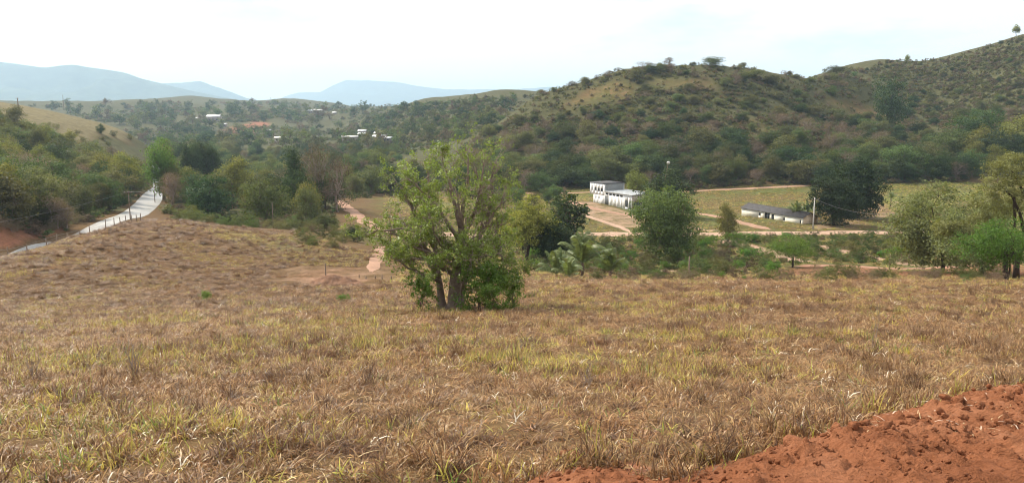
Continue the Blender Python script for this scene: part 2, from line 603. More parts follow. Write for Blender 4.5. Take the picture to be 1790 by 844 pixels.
def wobble(x, y, s=6, a=3, seed=40):
    return x + a * fbm(x / s, y / s, seed, 3), y + a * fbm(x / s, y / s, seed + 5, 3)


def zone(x, y, poly, soft, s=6, a=3):
    p = np.array(poly)
    m = np.zeros(x.shape)
    pad = soft + 2 * a
    sel = (x > p[:, 0].min() - pad) & (x < p[:, 0].max() + pad) & (y > p[:, 1].min() - pad) & (y < p[:, 1].max() + pad)
    if sel.any():
        wx, wy = wobble(x[sel], y[sel], s, a)
        m[sel] = sstep(-soft, soft, poly_in(wx, wy, poly))
    return m


ys = np.concatenate([np.linspace(-25, 3, 15)[:-1], np.geomspace(3, 14500, 800)])
ts = np.linspace(-1, 1, 441)
tt = 0.98 * np.sign(ts) * np.abs(ts) ** 1.12
gx = tt[None, :] * (ys[:, None] + 30)
gy = np.repeat(ys[:, None], len(ts), 1)
gz = zf(gx, gy)
# little hummocks of the two pasture slopes
humm = fbm(gx / 1.9, gy / 1.9, 21, 3) * 0.32 * sstep(40, 75, gy) * (1 - sstep(170, 260, gy)) + fbm(gx / 0.7, gy / 0.7, 25, 2) * 0.10 * (1 - sstep(60, 100, gy))
gz = gz + humm * flat_mask(gx, gy) * valley_flat(gx, gy)
# soil lies lower under the thrown-up earth
gz -= 0.25 * zone(gx, gy, EARTH_EDGE, 0.15, 1, 0.1)
nr, nc = gx.shape
V = np.stack([gx, gy, gz + EYE], -1).reshape(-1, 3)
ii = np.arange(nr - 1)[:, None] * nc + np.arange(nc - 1)[None]
Q = np.stack([ii, ii + 1, ii + nc + 1, ii + nc], -1).reshape(-1, 4)
fx, fy = gx.ravel(), gy.ravel()
w_sand = np.maximum.reduce([0.52 * zone(fx, fy, YARD, 2.5, 5, 3), 0.38 * zone(fx, fy, DIRT_PATCH, 3, 4, 3), 0.5 * zone(fx, fy, MANGO_DIRT, 3, 6, 3)])
for tr, hw in ((BARN_TRACK2, 1.0), (SAND_TRACK, 2.2), (SAND_TRACK2, 1.2), (LOW_TRACK, 1.3)):
    wx, wy = wobble(fx, fy, 4, 2.2)
    w_sand = np.maximum(w_sand, 1 - sstep(hw * 0.5, hw * 1.3, seg_dist(wx, wy, tr)))
w_red = np.maximum.reduce([0.52 * zone(fx, fy, RED_PATCH, 2, 5, 4), 0.34 * zone(fx, fy, CLEAR1, 6, 14, 8), 0.30 * zone(fx, fy, CLEAR2, 6, 14, 8),
                           0.34 * zone(fx, fy, CLEAR3, 6, 14, 8), 0.2 * zone(fx, fy, CLEAR4, 6, 14, 8), 0.85 * zone(fx, fy, RED_CUT, 12, 30, 12), 0.6 * zone(fx, fy, BANK, 1.0, 4, 1.2),
                           0.42 * zone(fx, fy, DIRT_PATCH, 6, 6, 3)])
valley = sstep(100, 130, fy) * (1 - sstep(285, 300, fy)) * sstep(-30, 5, fx + 0.1 * fy)
near_ = (fy < 16) & (fx > -3)
red_near = np.zeros(fx.shape); red_near[near_] = sstep(-0.45, -0.1, in_earth_xy(fx[near_], fy[near_]))
w_red = np.maximum(w_red, red_near)
w_green = np.maximum.reduce([0.82 * valley, 0.9 * zone(fx, fy, GREEN_FIELD, 5, 10, 6), 0.65 * zone(fx, fy, PASTURE, 5, 10, 6), 0.6 * zone(fx, fy, PASTURE2, 5, 10, 6), 0.5 * zone(fx, fy, KNOLL_GREEN, 4, 8, 5)])
hillside = sstep(290, 310, fy) * (1 - zone(fx, fy, YELLOW_HILL, 8, 20, 8))
w_green = np.maximum(w_green, 0.5 * hillside)
w_yel = zone(fx, fy, YELLOW_HILL, 8, 20, 8)
WOODS = [[at(-200, 132)[:2], at(0, 134)[:2], at(100, 148)[:2], at(190, 168)[:2], at(235, 205)[:2], at(262, 280)[:2], at(230, 330)[:2], at(120, 285)[:2], at(0, 262)[:2], at(-250, 240)[:2]],
         [at(296, 185)[:2], at(330, 172)[:2], at(480, 158)[:2], at(590, 158)[:2], at(585, 240)[:2], at(640, 285)[:2], at(760, 285)[:2], at(900, 290)[:2], at(900, 620)[:2], at(260, 620)[:2], at(285, 380)[:2]]]
w_wood = np.maximum.reduce([zone(fx, fy, q, 4, 10, 5) for q in WOODS] + [0.8 * hillside * (1 - np.minimum(1, 2.2 * w_red))])

t = NT('ground_soil_and_grass')
geo = t.n("ShaderNodeNewGeometry")
pos = geo.outputs['Position']
n_big = t.noise(0.035, 5, 0.6, pos)
n_mid = t.noise(0.35, 6, 0.62, pos)
n_fine = t.noise(3.0, 6, 0.65, pos)
dry = t.ramp(n_mid, [(0.30, (0.055, 0.032, 0.016)), (0.5, (0.115, 0.068, 0.030)), (0.68, (0.18, 0.115, 0.048))])
dry = t.mix(t.ramp(n_big, [(0.35, (0, 0, 0)), (0.65, (1, 1, 1))]), dry, (0.095, 0.052, 0.026))
dry = t.mix(0.55, dry, t.ramp(n_fine, [(0.3, (0.045, 0.027, 0.014)), (0.7, (0.20, 0.13, 0.058))]))
grn = t.ramp(n_mid, [(0.28, (0.045, 0.062, 0.018)), (0.5, (0.09, 0.105, 0.03)), (0.72, (0.14, 0.132, 0.05))])
yel = t.ramp(n_mid, [(0.3, (0.105, 0.086, 0.045)), (0.7, (0.19, 0.158, 0.08))])
sand = t.ramp(n_fine, [(0.3, (0.24, 0.15, 0.10)), (0.7, (0.40, 0.275, 0.19))])
red = t.ramp(n_fine, [(0.3, (0.17, 0.070, 0.042)), (0.7, (0.30, 0.135, 0.078))])


def wattr(name, lo=0.25, hi=0.75):
    a = t.n("ShaderNodeAttribute", attribute_name=name)
    s = t.math('ADD', a.outputs['Fac'], t.math('MULTIPLY', t.math('SUBTRACT', n_mid, 0.5), 0.9))
    r = t.n("ShaderNodeMapRange", interpolation_type='SMOOTHSTEP')
    r.inputs[1].default_value = lo; r.inputs[2].default_value = hi
    t.l(s, r.inputs[0])
    return r.outputs[0]


grn = t.mix(t.ramp(n_big, [(0.38, (0, 0, 0)), (0.62, (0.75, 0.75, 0.75))]), grn, dry)
c = t.mix(wattr('w_green', 0.12, 0.7), dry, grn)
c = t.mix(wattr('w_yel'), c, yel)
c = t.mix(wattr('w_wood', 0.15, 0.8), c, t.ramp(n_mid, [(0.3, (0.045, 0.046, 0.02)), (0.7, (0.095, 0.088, 0.038))]))
c = t.mix(wattr('w_red'), c, red)
c = t.mix(wattr('w_sand'), c, sand)
b = t.n("ShaderNodeBsdfPrincipled", i_Roughness=0.95)
b.inputs['Specular IOR Level'].default_value = 0.08
t.l(c, b.inputs['Base Color'])
bp = t.n("ShaderNodeBump", i_Strength=0.8, i_Distance=0.25)
t.l(t.math('ADD', n_mid, t.math('MULTIPLY', n_fine, 0.35)), bp.inputs['Height'])
t.l(bp.outputs[0], b.inputs['Normal'])
t.l(b.outputs[0], t.out.inputs[0])
M['ground'] = t.m
ground = struct('ground', make_mesh('ground', V, Q, M['ground'], smooth=True,
                attrs={k: ('FLOAT', a) for k, a in (('w_sand', w_sand), ('w_red', w_red), ('w_green', w_green), ('w_yel', w_yel), ('w_wood', w_wood))}),
                'dry grassy hillside, valley floor and scrub hills')


# ------------------------------------------------------------------ far mountains
def mountain(name, label, crest, Y, depth, seed, mat):
    us = np.linspace(crest[0][0], crest[-1][0], 160)
    vv = np.interp(us, [c[0] for c in crest], [c[1] for c in crest])
    top = np.array([P(a, b, Y) for a, b in zip(us, vv)])
    s = np.linspace(-1, 1, 41)
    X = np.repeat(top[:, :1], 41, 1)
    YY = Y + s[None] * depth + 0 * X
    prof = (1 - np.abs(s)) ** 1.15
    H = (top[:, 2:] + 25) * prof[None] - 25
    rel = (top[:, 2:] + 25)
    k = rel.mean()
    rid = np.abs(fbm(X / (k * 1.5), YY / (k * 1.5), seed, 4))
    H = H - rel * rid * 0.95 * (1 - np.abs(s[None])) * np.minimum(1, 6 * np.abs(s[None])) + fbm(X / (k * 0.5), YY / (k * 0.5), seed + 3, 3) * rel * 0.03
    Vm = np.stack([X, YY, H + EYE], -1).reshape(-1, 3)
    i = np.arange(159)[:, None] * 41 + np.arange(40)[None]
    Qm = np.stack([i, i + 41, i + 42, i + 1], -1).reshape(-1, 4)
    return struct(name, make_mesh(name, Vm, Qm, mat, smooth=True), label)


M['mountain'] = simple_mat('mountain_forest', (0.055, 0.075, 0.045), 0.95, 0.5, 0.01, spec=0.05)
mountain('mountain', 'long blue mountain ridge beyond the valley', [(-700, 120), (-450, 80), (-200, 92), (0, 107), (35, 113), (75, 119), (130, 113), (180, 121), (215, 126), (250, 138), (285, 147), (330, 158), (400, 172), (470, 192), (540, 199)], 6000, 1500, 3, M['mountain'])
mountain('mountain', 'fainter shoulder of the blue ridge behind it', [(180, 190), (240, 160), (285, 146), (350, 143), (385, 154), (430, 171), (520, 195)], 8000, 1100, 8, M['mountain'])
mountain('mountain', 'pale flat-topped mountain in the middle distance haze', [(440, 198), (500, 168), (520, 162), (560, 161), (585, 148), (605, 140), (650, 141), (690, 143), (730, 151), (780, 157), (850, 156), (900, 156), (1000, 150), (1150, 165), (1300, 190)], 11500, 1900, 15, M['mountain'])


# ------------------------------------------------------------------ roads and tracks
def strip(name, label, poly, hw, mat, lift=0.05, cross=7, step=1.0, wob=0.45):
    p = np.array(poly)
    for _ in range(3):                                       # round the corners
        q = np.empty((2 * len(p) - 2, 2))
        q[0::2] = p[:-1] * 0.75 + p[1:] * 0.25
        q[1::2] = p[:-1] * 0.25 + p[1:] * 0.75
        p = np.vstack([p[:1], q, p[-1:]])
    d = np.concatenate([[0], np.cumsum(np.hypot(*np.diff(p, axis=0).T))])
    s = np.arange(0, d[-1], step)
    cx, cy_ = np.interp(s, d, p[:, 0]), np.interp(s, d, p[:, 1])
    tx, ty = np.gradient(cx), np.gradient(cy_)
    L = np.hypot(tx, ty) + 1e-9
    nx, ny = -ty / L, tx / L
    o = np.linspace(-1, 1, cross)
    we = hw * (1 + wob * fbm(s / 4, s * 0 + 3, 71, 3))[:, None]
    we = we * (0.25 + 0.75 * sstep(0, 5, s) * sstep(0, 5, s[-1] - s))[:, None] if wob > 0.1 else we
    wobl = (hw * wob * fbm(s / 7, s * 0 + 9, 75, 2))[:, None]
    off = o[None] * we + wobl
    X = cx[:, None] + nx[:, None] * off
    Yv = cy_[:, None] + ny[:, None] * off
    Z = zf(X, Yv) + lift * (1 - 0.5 * np.abs(o[None]) ** 4) + EYE
    V = np.stack([X, Yv, Z], -1).reshape(-1, 3)
    i = np.arange(len(s) - 1)[:, None] * cross + np.arange(cross - 1)[None]
    Q = np.stack([i, i + cross, i + cross + 1, i + 1], -1).reshape(-1, 4)
    return struct(name, make_mesh(name, V, Q, mat, smooth=True), label)


t = NT('worn_asphalt_glare')
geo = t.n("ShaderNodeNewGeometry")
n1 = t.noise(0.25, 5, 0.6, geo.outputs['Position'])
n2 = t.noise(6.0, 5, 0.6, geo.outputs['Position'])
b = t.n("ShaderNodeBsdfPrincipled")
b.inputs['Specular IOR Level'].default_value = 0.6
t.l(t.ramp(n1, [(0.35, (0.26, 0.25, 0.235)), (0.7, (0.40, 0.385, 0.36))]), b.inputs['Base Color'])  # worn grey lifted paler, so sun glare sits in the base colour
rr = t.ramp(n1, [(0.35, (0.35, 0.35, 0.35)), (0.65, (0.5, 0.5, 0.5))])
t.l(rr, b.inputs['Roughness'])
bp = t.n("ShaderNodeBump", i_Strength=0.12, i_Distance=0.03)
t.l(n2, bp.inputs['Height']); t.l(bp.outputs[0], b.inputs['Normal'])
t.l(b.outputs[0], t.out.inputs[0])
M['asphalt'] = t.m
M['dirt_road'] = simple_mat('pale_dirt_road', (0.40, 0.27, 0.195), 0.95, 0.22, 0.5, spec=0.08)
M['dirt_track'] = simple_mat('pink_dirt_track', (0.34, 0.21, 0.145), 0.95, 0.25, 0.5, spec=0.08)
M['red_track'] = simple_mat('red_dirt_track', (0.33, 0.185, 0.125), 0.95, 0.25, 0.5, spec=0.08)
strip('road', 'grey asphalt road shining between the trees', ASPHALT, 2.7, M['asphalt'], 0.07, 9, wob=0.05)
strip('dirt_road', 'pale dirt road across the valley floor', MAIN_DIRT, 2.6, M['dirt_road'], 0.07, 9)
strip('path', 'dirt path passing before the white building', YARD_TRACK, 1.5, M['dirt_track'])
strip('path', 'narrow dirt path joining yard and dirt road', YARD_TRACK2, 0.9, M['dirt_road'])
strip('path', 'dirt path running down beside the long barn', BARN_TRACK, 1.4, M['dirt_track'])
strip('path', 'thin pale path along the foot of the wooded hill', FOOT_TRACK, 1.2, M['dirt_track'])
strip('path', 'sandy path behind the large leafy tree', FIELD_TRACK, 1.4, M['dirt_track'])
strip('path', 'bright sandy gap at the end of the brown knoll', GATE_TRACK, 0.75, M['dirt_track'])
strip('path', 'reddish path below the field edge', RED_TRACK, 1.4, M['red_track'])

# ------------------------------------------------------------------ thrown-up red earth in the corner
ex, ey = np.meshgrid(np.linspace(-0.3, 14.0, 560), np.linspace(2.0, 13.5, 460))
inside = zone(ex, ey, EARTH_EDGE, 0.14, 0.5, 0.10)
sd = np.full(ex.shape, 0.0)
wx, wy = wobble(ex, ey, 0.8, 0.12)
sd = poly_in(wx, wy, EARTH_EDGE)
base = zf(ex, ey)
berm = 0.04 * sstep(0, 0.35, sd) + 0.06 * np.exp(-((sd - 0.6) / 0.5) ** 2)
rug = fbm(ex / 0.5, ey / 0.5, 31, 5) * 0.11 + (0.25 - np.abs(fbm(ex / 0.22, ey / 0.22, 33, 4))) * 0.10 + np.maximum(0, fbm(ex / 0.085, ey / 0.085, 36, 3) - 0.02) * 0.10
flat = 1 - 0.72 * sstep(1.2, 2.3, sd)
ez = np.where(inside > 0.02, base + berm + np.maximum(rug, -0.03) * flat * sstep(-0.05, 0.25, sd) + 0.02, base - 0.3) + EYE
m_, n_ = ex.shape
i = np.arange(m_ - 1)[:, None] * n_ + np.arange(n_ - 1)[None]
Q = np.stack([i, i + 1, i + n_ + 1, i + n_], -1).reshape(-1, 4)
keep = (inside.ravel()[Q].max(1) > 0.0)
t = NT('loose_red_earth')
geo = t.n("ShaderNodeNewGeometry")
n1 = t.noise(1.3, 5, 0.6, geo.outputs['Position'])
n2 = t.noise(22, 6, 0.65, geo.outputs['Position'])
cc = t.ramp(n1, [(0.3, (0.165, 0.062, 0.030)), (0.5, (0.275, 0.110, 0.053)), (0.7, (0.39, 0.18, 0.098))])
cc = t.mix(0.45, cc, t.ramp(n2, [(0.3, (0.11, 0.037, 0.017)), (0.7, (0.38, 0.15, 0.072))]))
b = t.n("ShaderNodeBsdfPrincipled", i_Roughness=0.95)
b.inputs['Specular IOR Level'].default_value = 0.06
t.l(cc, b.inputs['Base Color'])
bp = t.n("ShaderNodeBump", i_Strength=1.0, i_Distance=0.05)
t.l(t.math('ADD', n2, t.math('MULTIPLY', t.noise(70, 4, 0.6, geo.outputs['Position']), 0.4)), bp.inputs['Height']); t.l(bp.outputs[0], b.inputs['Normal'])
t.l(b.outputs[0], t.out.inputs[0])
M['earth'] = t.m
Ve = np.stack([ex, ey, ez], -1).reshape(-1, 3)
Q = Q[keep]
used = np.unique(Q)
remap = np.zeros(len(Ve), int); remap[used] = np.arange(len(used))
earth = struct('earth_bank', make_mesh('earth_bank', Ve[used], remap[Q], M['earth'], smooth=True), 'bank of freshly dug loose red earth')


def earth_z(x, y):
    j = int(np.clip((x + 0.3) / 14.3 * 559, 0, 559)); k = int(np.clip((y - 2.0) / 11.5 * 459, 0, 459))
    return float(ez[k, j])


def in_earth(x, y):
    return poly_in(np.asarray(x, float), np.asarray(y, float), EARTH_EDGE)


# ------------------------------------------------------------------ foliage builders
def unit(v):
    return v / (np.linalg.norm(v, axis=-1, keepdims=True) + 1e-12)


def kites(C, out, ln, wd, rng, up=0.4, rnd=1.0, fold=0.25):
    """leaf faces at points C: kites with a folded midrib, facing roughly OUT"""
    n = len(C)
    nrm = unit(out * 0.7 + np.array([0, 0, up]) + rng.normal(size=(n, 3)) * rnd * 0.6)
    a = unit(np.cross(nrm, rng.normal(size=(n, 3))))
    b = np.cross(nrm, a)
    ln = np.broadcast_to(ln, (n,))[:, None]; wd = np.broadcast_to(wd, (n,))[:, None]
    V = np.stack([C - a * ln * 0.5, C + b * wd * 0.5 + nrm * wd * fold - a * ln * 0.05, C + a * ln * 0.5, C - b * wd * 0.5 + nrm * wd * fold - a * ln * 0.05], 1).reshape(-1, 3)
    k = np.arange(n)[:, None] * 4
    return V, np.concatenate([k + np.array([[0, 1, 2, 3]])])


def bend(p0, p1, rng, n=5, sag=0.1):
    p0, p1 = np.asarray(p0, float), np.asarray(p1, float)
    L = np.linalg.norm(p1 - p0)
    t = np.linspace(0, 1, n)[:, None]
    off = rng.normal(size=3) * sag * L
    return p0 + (p1 - p0) * t + off * (t * (1 - t) * 2) + np.concatenate([np.zeros((1, 3)), rng.normal(size=(n - 2, 3)) * 0.03 * L, np.zeros((1, 3))])


def gen_tree(name, seed, leaf, bark, w=0.9, cb=0.3, lobes=9, n=4200, ls=0.035, lobe=0.42, clump=26, umbrella=0.0, bare=0.0, trunk_r=0.028, stems=1, spread=0.055, top=0.85, lsw=0.62):
    """unit-height tree: returns (crown mesh, trunk mesh)"""
    rng = np.random.default_rng(seed)
    rx, rz, cz = w / 2, (1 - cb) / 2, (1 + cb) / 2
    L = []
    tries = 0
    while len(L) < lobes and tries < 400:
        tries += 1
        d = rng.normal(size=3); d /= np.linalg.norm(d)
        rr = rng.uniform(0.25, 0.72)
        c_ = np.array([d[0] * rx * rr, d[1] * rx * rr, cz + d[2] * rz * rr])
        if umbrella: c_[2] = cz + rz * 0.35 * (1 - umbrella) * d[2] + rz * 0.3 * (1 - (rr / 0.72) ** 2)
        r_ = lobe * rng.uniform(0.7, 1.15)
        if all(np.linalg.norm((c_ - q[0]) / np.array([rx, rx, rz])) > 0.33 for q in L): L.append((c_, r_))
    nc = max(1, n // clump)
    cl = []
    pick = rng.integers(0, len(L), nc)
    for k in pick:
        c_, r_ = L[k]
        d = rng.normal(size=3); d[2] = d[2] * 0.8 + 0.25; d /= np.linalg.norm(d)
        s = rng.uniform(0.62, 1.0) if rng.random() < 0.85 else rng.uniform(0.1, 0.6)
        e = np.array([rx, rx, rz]) * r_ * s * 1.15
        q = c_ + d * e
        if umbrella and q[2] < cz - rz * 0.25: q[2] = cz - rz * 0.25 + rng.normal() * 0.03
        cl.append((q, d, c_))
    cc = np.array([q[0] for q in cl]); dd = np.array([q[1] for q in cl])
    # bring the crown to its full height and width
    z0_, z1_ = np.percentile(cc[:, 2], 2), np.percentile(cc[:, 2], 99)
    kz = (1.0 - spread * 0.6 - cb - 0.03) / (z1_ - z0_)
    kx = (w / 2 - spread * 0.6) / np.percentile(np.hypot(cc[:, 0], cc[:, 1]), 95)
    fit = lambda q: np.array([q[0] * kx, q[1] * kx, max(cb * 0.6, cb + 0.03 + (q[2] - z0_) * kz)])
    new = {id(c_): fit(c_) for c_, r_ in L}
    cl = [(fit(q[0]), q[1], new[id(q[2])]) for q in cl]
    L = [(new[id(c_)], r_) for c_, r_ in L]
    cc = np.array([q[0] for q in cl])
    C = np.repeat(cc, clump, 0) + rng.normal(size=(nc * clump, 3)) * spread * np.array([1, 1, 0.65])
    D = np.repeat(dd, clump, 0)
    if bare: 
        kp = rng.random(len(C)) > bare
        C, D = C[kp], D[kp]
    ok = C[:, 2] > cb * 0.55
    C, D = C[ok], D[ok]
    sz = ls * rng.uniform(0.6, 1.35, len(C))
    Vl, Ql = kites(C, D, sz, sz * lsw, rng)
    crown = make_mesh(name + '_crown', Vl, Ql, leaf)
    mb = MB()
    for sidx in range(stems):
        a = rng.uniform(0, 6.28); o = 0.0 if stems == 1 else 0.03
        foot = np.array([math.cos(a) * o, math.sin(a) * o, -0.03])
        topp = np.array([math.cos(a) * o * 3 + rng.normal() * 0.03, math.sin(a) * o * 3 + rng.normal() * 0.03, cb + 0.12 + (top - cb) * 0.25])
        pts = bend(foot, topp, rng, 6, 0.06)
        r0 = trunk_r / math.sqrt(stems)
        mb.tube(pts, np.linspace(r0 * 1.15, r0 * 0.6, 6) * np.array([1.35, 1, 1, 1, 1, 1]), 7)
        for k, (c_, r_) in enumerate(L):
            if k % stems != sidx: continue
            st = pts[rng.integers(3, 6)]
            pl = bend(st, c_, rng, 5, 0.13)
            mb.tube(pl, np.linspace(r0 * 0.5, r0 * 0.16, 5), 5, False)
            near = [q for q in cl if q[2] is c_]
            for q in near[: (8 if not bare else 30)]:
                mb.tube(bend(pl[rng.integers(2, 5)], q[0], rng, 4, 0.12), np.linspace(r0 * 0.16, r0 * 0.05, 4), 3, False)
    trunk = mb.mesh(name + '_trunk', bark)
    return crown, trunk


PR = {}


def reg(kind, k, **kw):
    PR[kind] = [gen_tree(f'{kind}_{i}', hash_seed(kind, i), **{**kw, **({'w': kw['w'] * (0.88 + 0.12 * i)} if 'w' in kw else {})}) for i in range(k)]


def hash_seed(s, i):
    return sum(ord(c) * (j + 3) for j, c in enumerate(s)) * 31 + i * 977


B = M['bark']; BD = M['bark_dark']
reg('mid', 3, leaf=M['leaf_mid'], bark=B, w=1.0, cb=0.10, lobes=11, n=6000, ls=0.040)
reg('olive', 3, leaf=M['leaf_olive'], bark=B, w=1.0, cb=0.10, lobes=10, n=5600, ls=0.039)
reg('yel', 2, leaf=M['leaf_yel'], bark=B, w=0.95, cb=0.14, lobes=10, n=5600, ls=0.038)
reg('deep', 2, leaf=M['leaf_deep'], bark=BD, w=1.0, cb=0.08, lobes=11, n=6200, ls=0.041)
reg('bare', 3, leaf=M['leaf_brown'], bark=M['twig'], w=0.9, cb=0.14, lobes=10, n=3400, ls=0.026, bare=0.2)
reg('shrub', 3, leaf=M['leaf_mid'], bark=B, w=1.5, cb=0.0, lobes=9, n=3000, ls=0.05, stems=3, lobe=0.45)
reg('shrub_olive', 3, leaf=M['leaf_olive'], bark=B, w=1.5, cb=0.0, lobes=9, n=2800, ls=0.05, stems=3, lobe=0.45)
reg('shrub_brown', 2, leaf=M['leaf_brown'], bark=M['twig'], w=1.5, cb=0.0, lobes=9, n=2400, ls=0.045, stems=3, lobe=0.45, bare=0.1)
reg('shrub_bright', 2, leaf=M['leaf_bright'], bark=B, w=1.4, cb=0.0, lobes=9, n=2600, ls=0.055, stems=3, lobe=0.42)
reg('mango', 2, leaf=M['leaf_dark'], bark=BD, w=1.0, cb=0.04, lobes=24, n=19000, ls=0.036, lobe=0.44, clump=30, spread=0.035, lsw=0.48)
reg('round', 1, leaf=M['leaf_mid'], bark=B, w=1.0, cb=0.05, lobes=18, n=17000, ls=0.029, lobe=0.42, clump=30, spread=0.04)
reg('umbrella', 1, leaf=M['leaf_lime'], bark=BD, w=0.95, cb=0.30, lobes=12, n=9000, ls=0.028, lobe=0.42, umbrella=0.6, spread=0.04)
reg('acacia', 2, leaf=M['leaf_bright'], bark=BD, w=1.6, cb=0.30, lobes=13, n=9000, ls=0.031, lobe=0.36, umbrella=0.5, spread=0.05, stems=2, trunk_r=0.022)
reg('pale', 2, leaf=M['leaf_pale'], bark=BD, w=1.1, cb=0.06, lobes=17, n=15000, ls=0.026, lobe=0.34, clump=40, spread=0.045, trunk_r=0.018)
reg('tall', 2, leaf=M['leaf_deep'], bark=B, w=0.6, cb=0.12, lobes=12, n=8000, ls=0.03, lobe=0.38)
reg('bright', 2, leaf=M['leaf_bright'], bark=B, w=0.8, cb=0.12, lobes=12, n=8000, ls=0.03, lobe=0.4)
reg('sparse', 1, leaf=M['leaf_deep'], bark=B, w=0.8, cb=0.3, lobes=14, n=1600, ls=0.06, lobe=0.3, clump=14, spread=0.04)
FAR = {}
for kind, lf in (('mid', 'leaf_mid'), ('deep', 'leaf_deep'), ('olive', 'leaf_olive'), ('brown', 'leaf_brown')):
    FAR[kind] = [gen_tree(f'far_{kind}_{i}', 500 + i * 7 + len(kind), leaf=M[lf], bark=B, w=1.15, cb=0.1, lobes=7, n=900, ls=0.085, lobe=0.46, spread=0.07) for i in range(2)]


def put_tree(kind, u, Y, vtop, label, cat='tree', name='tree', group=None, wide=1.0, var=None, rz=None, h=None, sink=0.0):
    x, y, z = at(u, Y)
    hh = h if h is not None else max(0.4, height_for(x, y, z, vtop))
    pr = PR[kind][(random.randrange(len(PR[kind])) if var is None else var)]
    o = thing(name, label, cat, (x, y, z + EYE - 0.05 - sink), random.uniform(0, 6.28) if rz is None else rz, group, (hh * wide, hh * wide, hh))
    obj('crown', pr[0], o)
    obj('trunk', pr[1], o)
    return o


# ------------------------------------------------------------------ the large tree in the pasture
def main_tree():
    rng = np.random.default_rng(42)
    bx, by = G(788, 541)
    bz = float(zf(np.array([bx]), np.array([by]))[0])
    S = by / F_PX * 1.03
    root = thing('large_tree', 'large spreading tree with pale limbs and glossy green leaves standing alone in the dry pasture', 'tree', (bx, by, bz + EYE - 0.05))
    px = lambda a, b_, c_: np.array([(a if b_ < 70 else (a * 0.86 + 7)) * S, c_ * S * 0.9, (b_ if b_ < 110 else 110 + (b_ - 110) * 0.80) * S])
    trunk, limbs, twigs = MB(), [], MB()
    stem = [px(*p) for p in ((4, -6, 0), (6, 12, 0), (7, 35, -2), (9, 62, 0), (13, 95, 4), (14, 130, 6), (13, 170, 8))]
    trunk.tube(stem, np.array([21, 12, 10.5, 9.5, 8, 6, 4]) * S, 12)
    stem2 = [px(*p) for p in ((-14, -6, 4), (-16, 15, 5), (-19, 40, 8), (-24, 68, 12), (-38, 100, 16), (-48, 140, 20))]
    trunk.tube(stem2, np.array([11, 7, 6, 5.3, 4.5, 3.3]) * S, 10)
    stem3 = [px(*p) for p in ((12, -6, 14), (16, 18, 16), (22, 45, 22), (32, 80, 30), (46, 125, 40))]
    trunk.tube(stem3, np.array([11, 7, 6, 5, 3.6]) * S, 9)
    spec = [
        [(-18, 50, 6), (-45, 62, 0), (-80, 72, -8), (-120, 96, -14)],
        [(8, 60, 0), (-30, 84, -14), (-70, 98, -26), (-100, 90, -34)],
        [(-30, 85, 14), (-62, 112, 18), (-95, 128, 14), (-130, 140, 10)],
        [(13, 95, 4), (-25, 140, -10), (-80, 152, -20), (-126, 158, -26), (-164, 146, -30)],
        [(-42, 110, 17), (-68, 160, 26), (-95, 205, 34), (-112, 240, 36)],
        [(13, 120, 6), (-14, 175, -8), (-50, 225, -20), (-88, 262, -26)],
        [(-45, 135, 19), (-52, 190, 30), (-48, 240, 40), (-62, 286, 44)],
        [(14, 150, 7), (2, 210, 0), (-12, 265, -6), (-20, 312, -8)],
        [(14, 165, 8), (24, 220, 14), (30, 270, 20), (24, 322, 24)],
        [(13, 130, 6), (38, 185, -8), (58, 240, -22), (62, 300, -30)],
        [(46, 120, 40), (66, 165, 48), (76, 215, 52), (80, 268, 50)],
        [(14, 105, 5), (52, 140, -18), (78, 182, -32), (98, 226, -40)],
        [(40, 100, 36), (66, 128, 44), (88, 142, 46), (98, 172, 44)],
        [(12, 85, 3), (46, 98, -22), (74, 100, -34), (96, 104, -40)],
        [(28, 66, 26), (62, 78, 32), (92, 72, 30), (118, 58, 24)],
        [(9, 70, 0), (30, 88, -36), (40, 118, -72), (36, 150, -96)],
        [(10, 80, 0), (-12, 110, -40), (-30, 150, -70), (-38, 190, -86)],
        [(13, 110, 5), (24, 150, -40), (18, 200, -66), (8, 250, -70)],
        [(14, 120, 6), (30, 150, 50), (40, 190, 84), (52, 230, 96)],
        [(-40, 105, 16), (-50, 140, 56), (-70, 180, 80), (-78, 220, 92)],
        [(14, 150, 7), (50, 200, 30), (74, 240, 40), (86, 300, 44)],
        [(46, 125, 40), (60, 180, 60), (52, 230, 76), (40, 280, 80)],
        [(-20, 62, 8), (-52, 84, 30), (-84, 90, 44), (-104, 78, 50)],
        [(9, 68, 0), (38, 78, -36), (68, 72, -50), (90, 54, -56)],
        [(8, 75, 0), (0, 92, -50), (-16, 98, -84), (-24, 84, -104)],
        [(10, 84, 2), (24, 108, -55), (34, 118, -90), (40, 108, -112)],
        [(-22, 70, 10), (-44, 100, -30), (-66, 124, -60), (-80, 130, -84)],
        [(30, 80, 30), (60, 104, 50), (84, 112, 66), (100, 104, 74)],
    ]
    tips = []

    def grow(p, d, ln, r, lev, bare):
        n = 5
        pts = [p]
        dd = d
        for k in range(n - 1):
            dd = unit(dd + rng.normal(size=3) * 0.20 + np.array([0, 0, 0.07]))
            pts.append(pts[-1] + dd * ln / (n - 1))
        pts = np.array(pts)
        twigs.tube(pts, np.linspace(r, r * 0.4, n), 5 if lev < 2 else 4, False)
        if lev >= 3:
            tips.append((pts[-1], dd, bare)); tips.append((pts[-2], dd, bare + 0.2))
            return
        kids = 4 if lev == 1 else 3
        for k in range(kids):
            tpos = rng.uniform(0.35, 1.0) if k else 1.0
            i0 = min(n - 1, int(tpos * (n - 1)))
            ax = unit(dd * 0.75 + rng.normal(size=3) * 0.62 + np.array([0, 0, 0.12]))
            grow(pts[i0], ax, ln * rng.uniform(0.5, 0.72), r * 0.5, lev + 1, bare)

